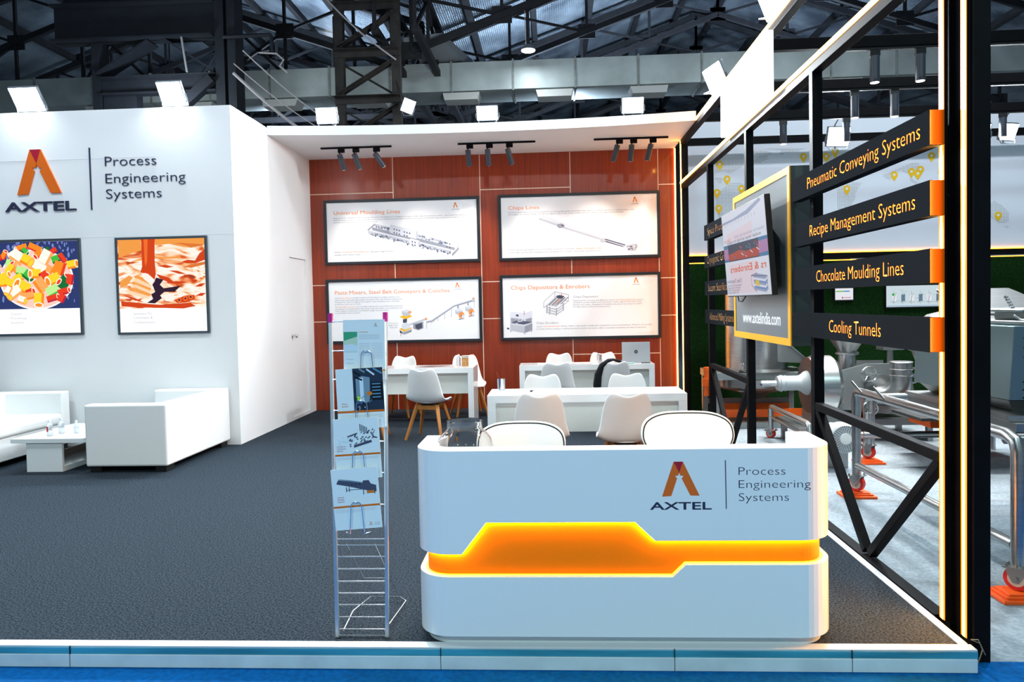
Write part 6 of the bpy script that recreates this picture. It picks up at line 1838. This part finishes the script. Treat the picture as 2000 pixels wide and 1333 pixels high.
pts_ = [(3.88, 8.32, 0.845), (3.88, 8.32, 0.64)] + [(3.88 - 0.17 * (1 - math.cos(a)), 8.32 + 0.17 * (1 - math.cos(a)), 0.64 - 0.20 * math.sin(a)) for a in [PI / 2 * i / 6 for i in range(1, 7)]]
MB().tube(pts_, [0.115, 0.108, 0.112, 0.115, 0.115, 0.115, 0.115, 0.115], 24).build('elbow_pipe', M_STEEL, t, world=True, smooth=True)
mb = MB()
for z in (0.84, 0.76, 0.69):
    mb.lathe([(0.112, z - 0.008), (0.122, z), (0.112, z + 0.008)], (3.88, 8.32, 0), 28)
mb.build('pipe_rings', M_STEEL, t, world=True, smooth=True)
MB().lathe([(0.0, -0.03), (0.16, -0.03), (0.16, 0.0), (0.0, 0.0)], (3.76, 8.60, 0.52), 32, axis='Y').build('flange', M_STEELD, t, world=True)
MB().lathe([(0.10, 0.90), (0.11, 0.95), (0.19, 1.07), (0.20, 1.075)], (3.50, 8.85, 0), 32).lathe([(0.125, 0.895), (0.13, 0.90), (0.13, 0.92), (0.12, 0.925)], (3.50, 8.85, 0), 32).build('feed_funnel', M_STEEL, t, world=True, smooth=True)
MB().cyl((3.50, 8.85, 0.70), (3.50, 8.85, 0.90), 0.10, 24).build('feed_neck', M_STEEL, t, world=True, smooth=True)
MB().cyl((4.02, 8.9, 0.70), (4.02, 8.9, 0.97), 0.035, 14).box((3.90, 8.8, 0.94), (4.14, 9.0, 1.10)).build('feed_gate', M_STEELD, t, world=True, bevel=0.004)
MB().box((3.30, 8.5, 0.10), (4.4, 9.4, 0.17)).build('base_plate', M_STEELD, t, world=True)
for (x, y) in ((3.36, 8.56), (4.3, 8.56), (3.36, 9.3), (4.3, 9.3)):
    MB().box((x - 0.03, y - 0.03, G), (x + 0.03, y + 0.03, 0.0995)).build('leg', M_STEELD, t, world=True)

# --- mill with a long gear motor
t = thing('mill', 'round stainless mill with a grey gear motor pointing left', 'machine', (3.05, 8.5, G))
MB().lathe([(0.10, 0.0), (0.30, 0.0), (0.335, 0.03), (0.335, 0.22), (0.29, 0.27), (0.0, 0.27)], (2.94, 8.5, 0.58), 48, axis='X').build('drum', M_STEEL, t, world=True, smooth=True)
MB().lathe([(0.0, 0.0), (0.32, 0.0), (0.32, 0.03), (0.0, 0.03)], (2.91, 8.5, 0.58), 40, axis='X').build('end_plate', mat('brown_plate', (104, 92, 92), 0.4, 0.7), t, world=True)
MB().lathe([(0.0, 0.0), (0.078, 0.0), (0.085, 0.015), (0.085, 0.235), (0.10, 0.27), (0.135, 0.315), (0.14, 0.34), (0.0, 0.34)], (2.57, 8.5, 0.60), 32, axis='X').build('gear_motor', M_GREYP, t, world=True, smooth=True)
MB().lathe([(0.085, 0.0), (0.094, 0.006), (0.094, 0.03), (0.085, 0.036)], (2.595, 8.5, 0.60), 32, axis='X').lathe([(0.085, 0.0), (0.09, 0.005), (0.09, 0.015), (0.085, 0.02)], (2.65, 8.5, 0.60), 32, axis='X').build('motor_ring', M_GREYP, t, world=True, smooth=True)
MB().lathe([(0.0, 0.0), (0.02, 0.004), (0.036, 0.02), (0.036, 0.20), (0.0, 0.20)], (2.375, 8.5, 0.60), 20, axis='X').build('shaft', M_CHROME, t, world=True, smooth=True)
mb = MB()
for i in range(8):
    a = 2 * PI * i / 8 + 0.2
    mb.cyl((2.885, 8.5 + 0.118 * math.cos(a), 0.60 + 0.118 * math.sin(a)), (2.905, 8.5 + 0.118 * math.cos(a), 0.60 + 0.118 * math.sin(a)), 0.009, 6)
mb.build('bolts', M_CHROME, t, world=True)
MB().box((2.92, 8.3, 0.16), (3.24, 8.7, 0.40)).build('pedestal', M_STEELD, t, world=True)
MB().box((2.68, 8.1, 0.14), (3.26, 8.9, 0.1595)).build('base_plate', M_STEEL, t, world=True)
MB().box((2.68, 8.15, 0.09), (3.2, 8.85, 0.1395)).build('skid_deck', M_STEELD, t, world=True)
for (x, y) in ((2.74, 8.2), (2.74, 8.8), (3.15, 8.2), (3.15, 8.8)):
    MB().box((x - 0.03, y - 0.03, G), (x + 0.03, y + 0.03, 0.0895)).build('foot', M_STEELD, t, world=True)
t = thing('pipe_skid', 'low stainless pipe loop with a red castor left of the tall black post', 'skid', (2.60, 8.2, G))
MB().tube([(2.60, 8.85, 0.0), (2.60, 8.85, 0.24), (2.60, 8.82, 0.28), (2.60, 8.78, 0.285), (2.60, 7.60, 0.285), (2.60, 7.55, 0.27), (2.60, 7.53, 0.24), (2.60, 7.53, G)], 0.03, 14).build('pipe_loop', M_STEEL, t, world=True, smooth=True)
MB().tube([(2.60, 8.83, 0.16), (2.60, 7.55, 0.16)], 0.012, 8).build('lower_rod', M_STEEL, t, world=True, smooth=True)
castor(t, 2.60, 8.85, 0.0, plate=False, r=0.055)
# --- blower motor with a round perforated guard
t = thing('blower_motor', 'white round perforated motor guard right of the reception desk', 'motor', (2.76, 7.05, G))
MB().lathe([(0.0, 0.0), (0.125, 0.0), (0.14, 0.015), (0.14, 0.16), (0.10, 0.18), (0.10, 0.36), (0.0, 0.36)], (2.76, 7.02, 0.23), 40, axis='Y').build('motor_body', M_GREYP, t, world=True, smooth=True)
mb = MB()
for k_, r in enumerate((0.068, 0.082, 0.096, 0.110, 0.122)):
    n = 18 + k_ * 5
    for i in range(n):
        a = 2 * PI * i / n
        d_ = 0.0036
        x, z = 2.76 + r * math.cos(a), 0.23 + r * math.sin(a)
        mb.box((x - d_, 7.0175, z - d_), (x + d_, 7.0195, z + d_))
mb.build('perforations', M_DARK, t, world=True)
MB().cyl((2.76, 7.02, 0.23), (2.76, 7.013, 0.23), 0.052, 24).build('guard_disc', mat('guard_white', (222, 226, 226), 0.4), t, world=True)
MB().box((2.66, 7.22, G), (2.86, 7.36, 0.10)).box((2.70, 7.24, 0.10), (2.82, 7.34, 0.16)).build('foot', M_STEELD, t, world=True)

# --- vibrating sifter
t = thing('vibrating_sifter', 'stainless vibrating sifter with an orange motor behind the display cabinet', 'machine', (2.72, 9.95, G))
MB().cyl((2.74, 9.95, 0.66), (2.74, 9.95, 1.85), 0.40, 48).build('cylinder', M_STEEL, t, world=True, smooth=True)
MB().lathe([(0.40, 0.66), (0.44, 0.645), (0.50, 0.63)], (2.74, 9.95, 0), 48).build('skirt', M_STEEL, t, world=True, smooth=True)
MB((0, 9.62, 0), (1, 0, 0), (0, 0, 1)).prism([(2.82, 0.76), (3.32, 0.73), (3.36, 0.70), (3.02, 1.02), (2.82, 1.02)], -0.5, 0.03).build('chute', M_STEELD, t, world=True)
MB().bar((3.00, 9.58, 1.03), (3.37, 9.58, 0.70), 0.03, 0.02).build('chute_edge', M_STEEL, t, world=True)
MB().box((2.08, 9.55, 0.53), (3.36, 10.4, 0.625)).build('deck', mat('satin_plate', (158, 164, 164)), t, world=True, bevel=0.003)
MB().lathe([(0.10, 0.24), (0.13, 0.26), (0.20, 0.32), (0.52, 0.40), (0.56, 0.43), (0.56, 0.5295)], (2.72, 9.97, 0), 48).build('cone_outlet', M_STEEL, t, world=True, smooth=True)
for (x, y) in ((2.12, 9.60), (3.30, 9.60), (2.12, 10.3), (3.30, 10.3), ):
    MB().box((x - 0.035, y - 0.035, -0.02), (x + 0.035, y + 0.035, 0.5295)).build('leg', M_STEELD, t, world=True)
MB().box((2.05, 9.50, G), (3.45, 10.45, -0.02)).build('plinth', mat('satin_plate', (158, 164, 164)), t, world=True, bevel=0.004)
MB().box((2.20, 9.64, 0.03), (3.25, 9.72, 0.13)).build('orange_beam', M_ORANGEM, t, world=True)
MB().box((2.20, 10.2, 0.03), (3.25, 10.28, 0.13)).build('orange_beam', M_ORANGEM, t, world=True)
MB().box((2.16, 10.28, 0.13), (3.27, 10.32, 0.20)).build('rear_bar', M_STEELD, t, world=True)
mb = MB()
mb.cyl((2.03, 9.72, 0.32), (2.03, 9.72, 0.66), 0.035, 16).cyl((2.03, 9.72, 0.44), (2.03, 9.72, 0.54), 0.055, 16)
for z in (0.31, 0.64):
    mb.cyl((2.03, 9.72, z), (2.03, 9.72, z + 0.05), 0.042, 16)
mb.build('vibration_motor', M_ORANGEM, t, world=True, smooth=True)
for (x, z) in ((2.45, 0.63), (2.45, 0.40)):
    MB().lathe([(0.05, 0.0), (0.055, 0.015), (0.045, 0.03), (0.02, 0.035)], (x, 9.52, z), 20).build('clamp_base', M_DARK, t, world=True, smooth=True)
    MB().lathe([(0.012, 0.0), (0.012, 0.05), (0.022, 0.06), (0.024, 0.075), (0.016, 0.09), (0.0, 0.095)], (x, 9.52, z + 0.03), 14).build('clamp_knob', M_CHROME, t, world=True, smooth=True)
MB().box((2.38, 9.44, 0.39), (2.52, 9.54, 0.40)).box((2.38, 9.44, 0.62), (2.52, 9.5495, 0.6295)).build('clamp_shelf', M_STEEL, t, world=True)

o = MB().tube([(1.862, 3.346, 0.012), (1.885, 3.330, 0.02), (1.90, 3.322, -0.02), (1.885, 3.315, -0.055), (1.868, 3.31, -0.085)], 0.003, 6).tube([(1.862, 3.346, 0.012), (1.89, 3.325, 0.005), (1.91, 3.318, -0.045)], 0.002, 6).build('loose_wire', mat('tan_wire', (128, 116, 96), 0.6), smooth=True)
tag(o, 'loose pale wire ends at the foot of the black column', 'wire')
# --- screens on the turf wall
def wall_screen(label, x0, x1, z0, z1, drawing):
    t = thing('wall_screen', label, 'screen', ((x0 + x1) / 2, BY - 0.05, z0))
    MB().box((x0, BY - 0.085, z0), (x1, BY - 0.03, z1)).build('housing', M_DARK, t, world=True, bevel=0.004)
    mb = MB((x0, BY - 0.0858, z0), (1, 0, 0), (0, 0, 1))
    w, h = x1 - x0, z1 - z0
    mb.flat([(0.012, 0.02), (w - 0.012, 0.02), (w - 0.012, h - 0.012), (0.012, h - 0.012)], 0.0, 0)
    drawing(mb, w, h)
    mb.build('picture', [glow((216, 232, 240), 0.85), glow((120, 150, 170), 0.7), glow((70, 190, 90), 0.8), glow((60, 90, 120), 0.7), glow((200, 40, 90), 0.8), glow((120, 200, 80), 0.8), glow((60, 150, 220), 0.8), glow((240, 242, 248), 0.9)], t, world=True)
def plan(mb, w, h):
    rr = random.Random(9)
    for i in range(7):
        a = 0.10 + i * w / 8.0
        mb.line((a, 0.08), (a + 0.05, 0.22), 0.004, 0.001, 3).line((a + 0.02, 0.06), (a + 0.02, 0.25), 0.004, 0.001, 1)
        mb.flat([(a, 0.10), (a + 0.055, 0.10), (a + 0.055, 0.20), (a, 0.20)], 0.0006 + i * 1e-5, 1 if i % 2 else 7)
        mb.line((a - 0.03, 0.09), (a + 0.08, 0.09), 0.003, 0.0012, 3)
    for i in range(26):
        a, b = rr.uniform(0.05, w - 0.05), rr.uniform(0.06, h - 0.06)
        mb.line((a, b), (a + rr.uniform(-0.06, 0.06), b), 0.003, 0.0014 + i * 1e-5, rr.choice((1, 3, 3, 2)))
    mb.disc((0.11, 0.20), 0.02, d=0.002, m=2).line((0.02, 0.035), (w - 0.02, 0.03), 0.006, 0.0014, 6)
def small(mb, w, h):
    mb.flat([(0.012, 0.02), (w - 0.012, 0.02), (w - 0.012, h - 0.012), (0.012, h - 0.012)], 0.0004, 7)
    mb.flat([(0.02, h * 0.68), (w * 0.5, h * 0.68), (w * 0.5, h * 0.76), (0.02, h * 0.76)], 0.0008, 5)
    mb.flat([(w * 0.5, h * 0.68), (w * 0.78, h * 0.68), (w * 0.78, h * 0.76), (w * 0.5, h * 0.76)], 0.0008, 6)
    mb.disc((w * 0.42, h * 0.25), 0.012, d=0.0008, m=4).line((w * 0.5, h * 0.25), (w * 0.85, h * 0.25), 0.008, 0.0008, 4)
wall_screen('large wall screen with a process diagram on the green turf', 4.87, 5.86, 1.40, 1.74, plan)
wall_screen('small wall screen with a coloured bar on the green turf', 4.14, 4.42, 1.52, 1.72, small)

# ================================================================== finish: nothing left unnamed by suffix order
for o in list(bpy.data.objects):
    if o.type == 'MESH' and o.parent is None and not o.get('kind') and not o.get('label'):
        o['kind'] = 'structure'
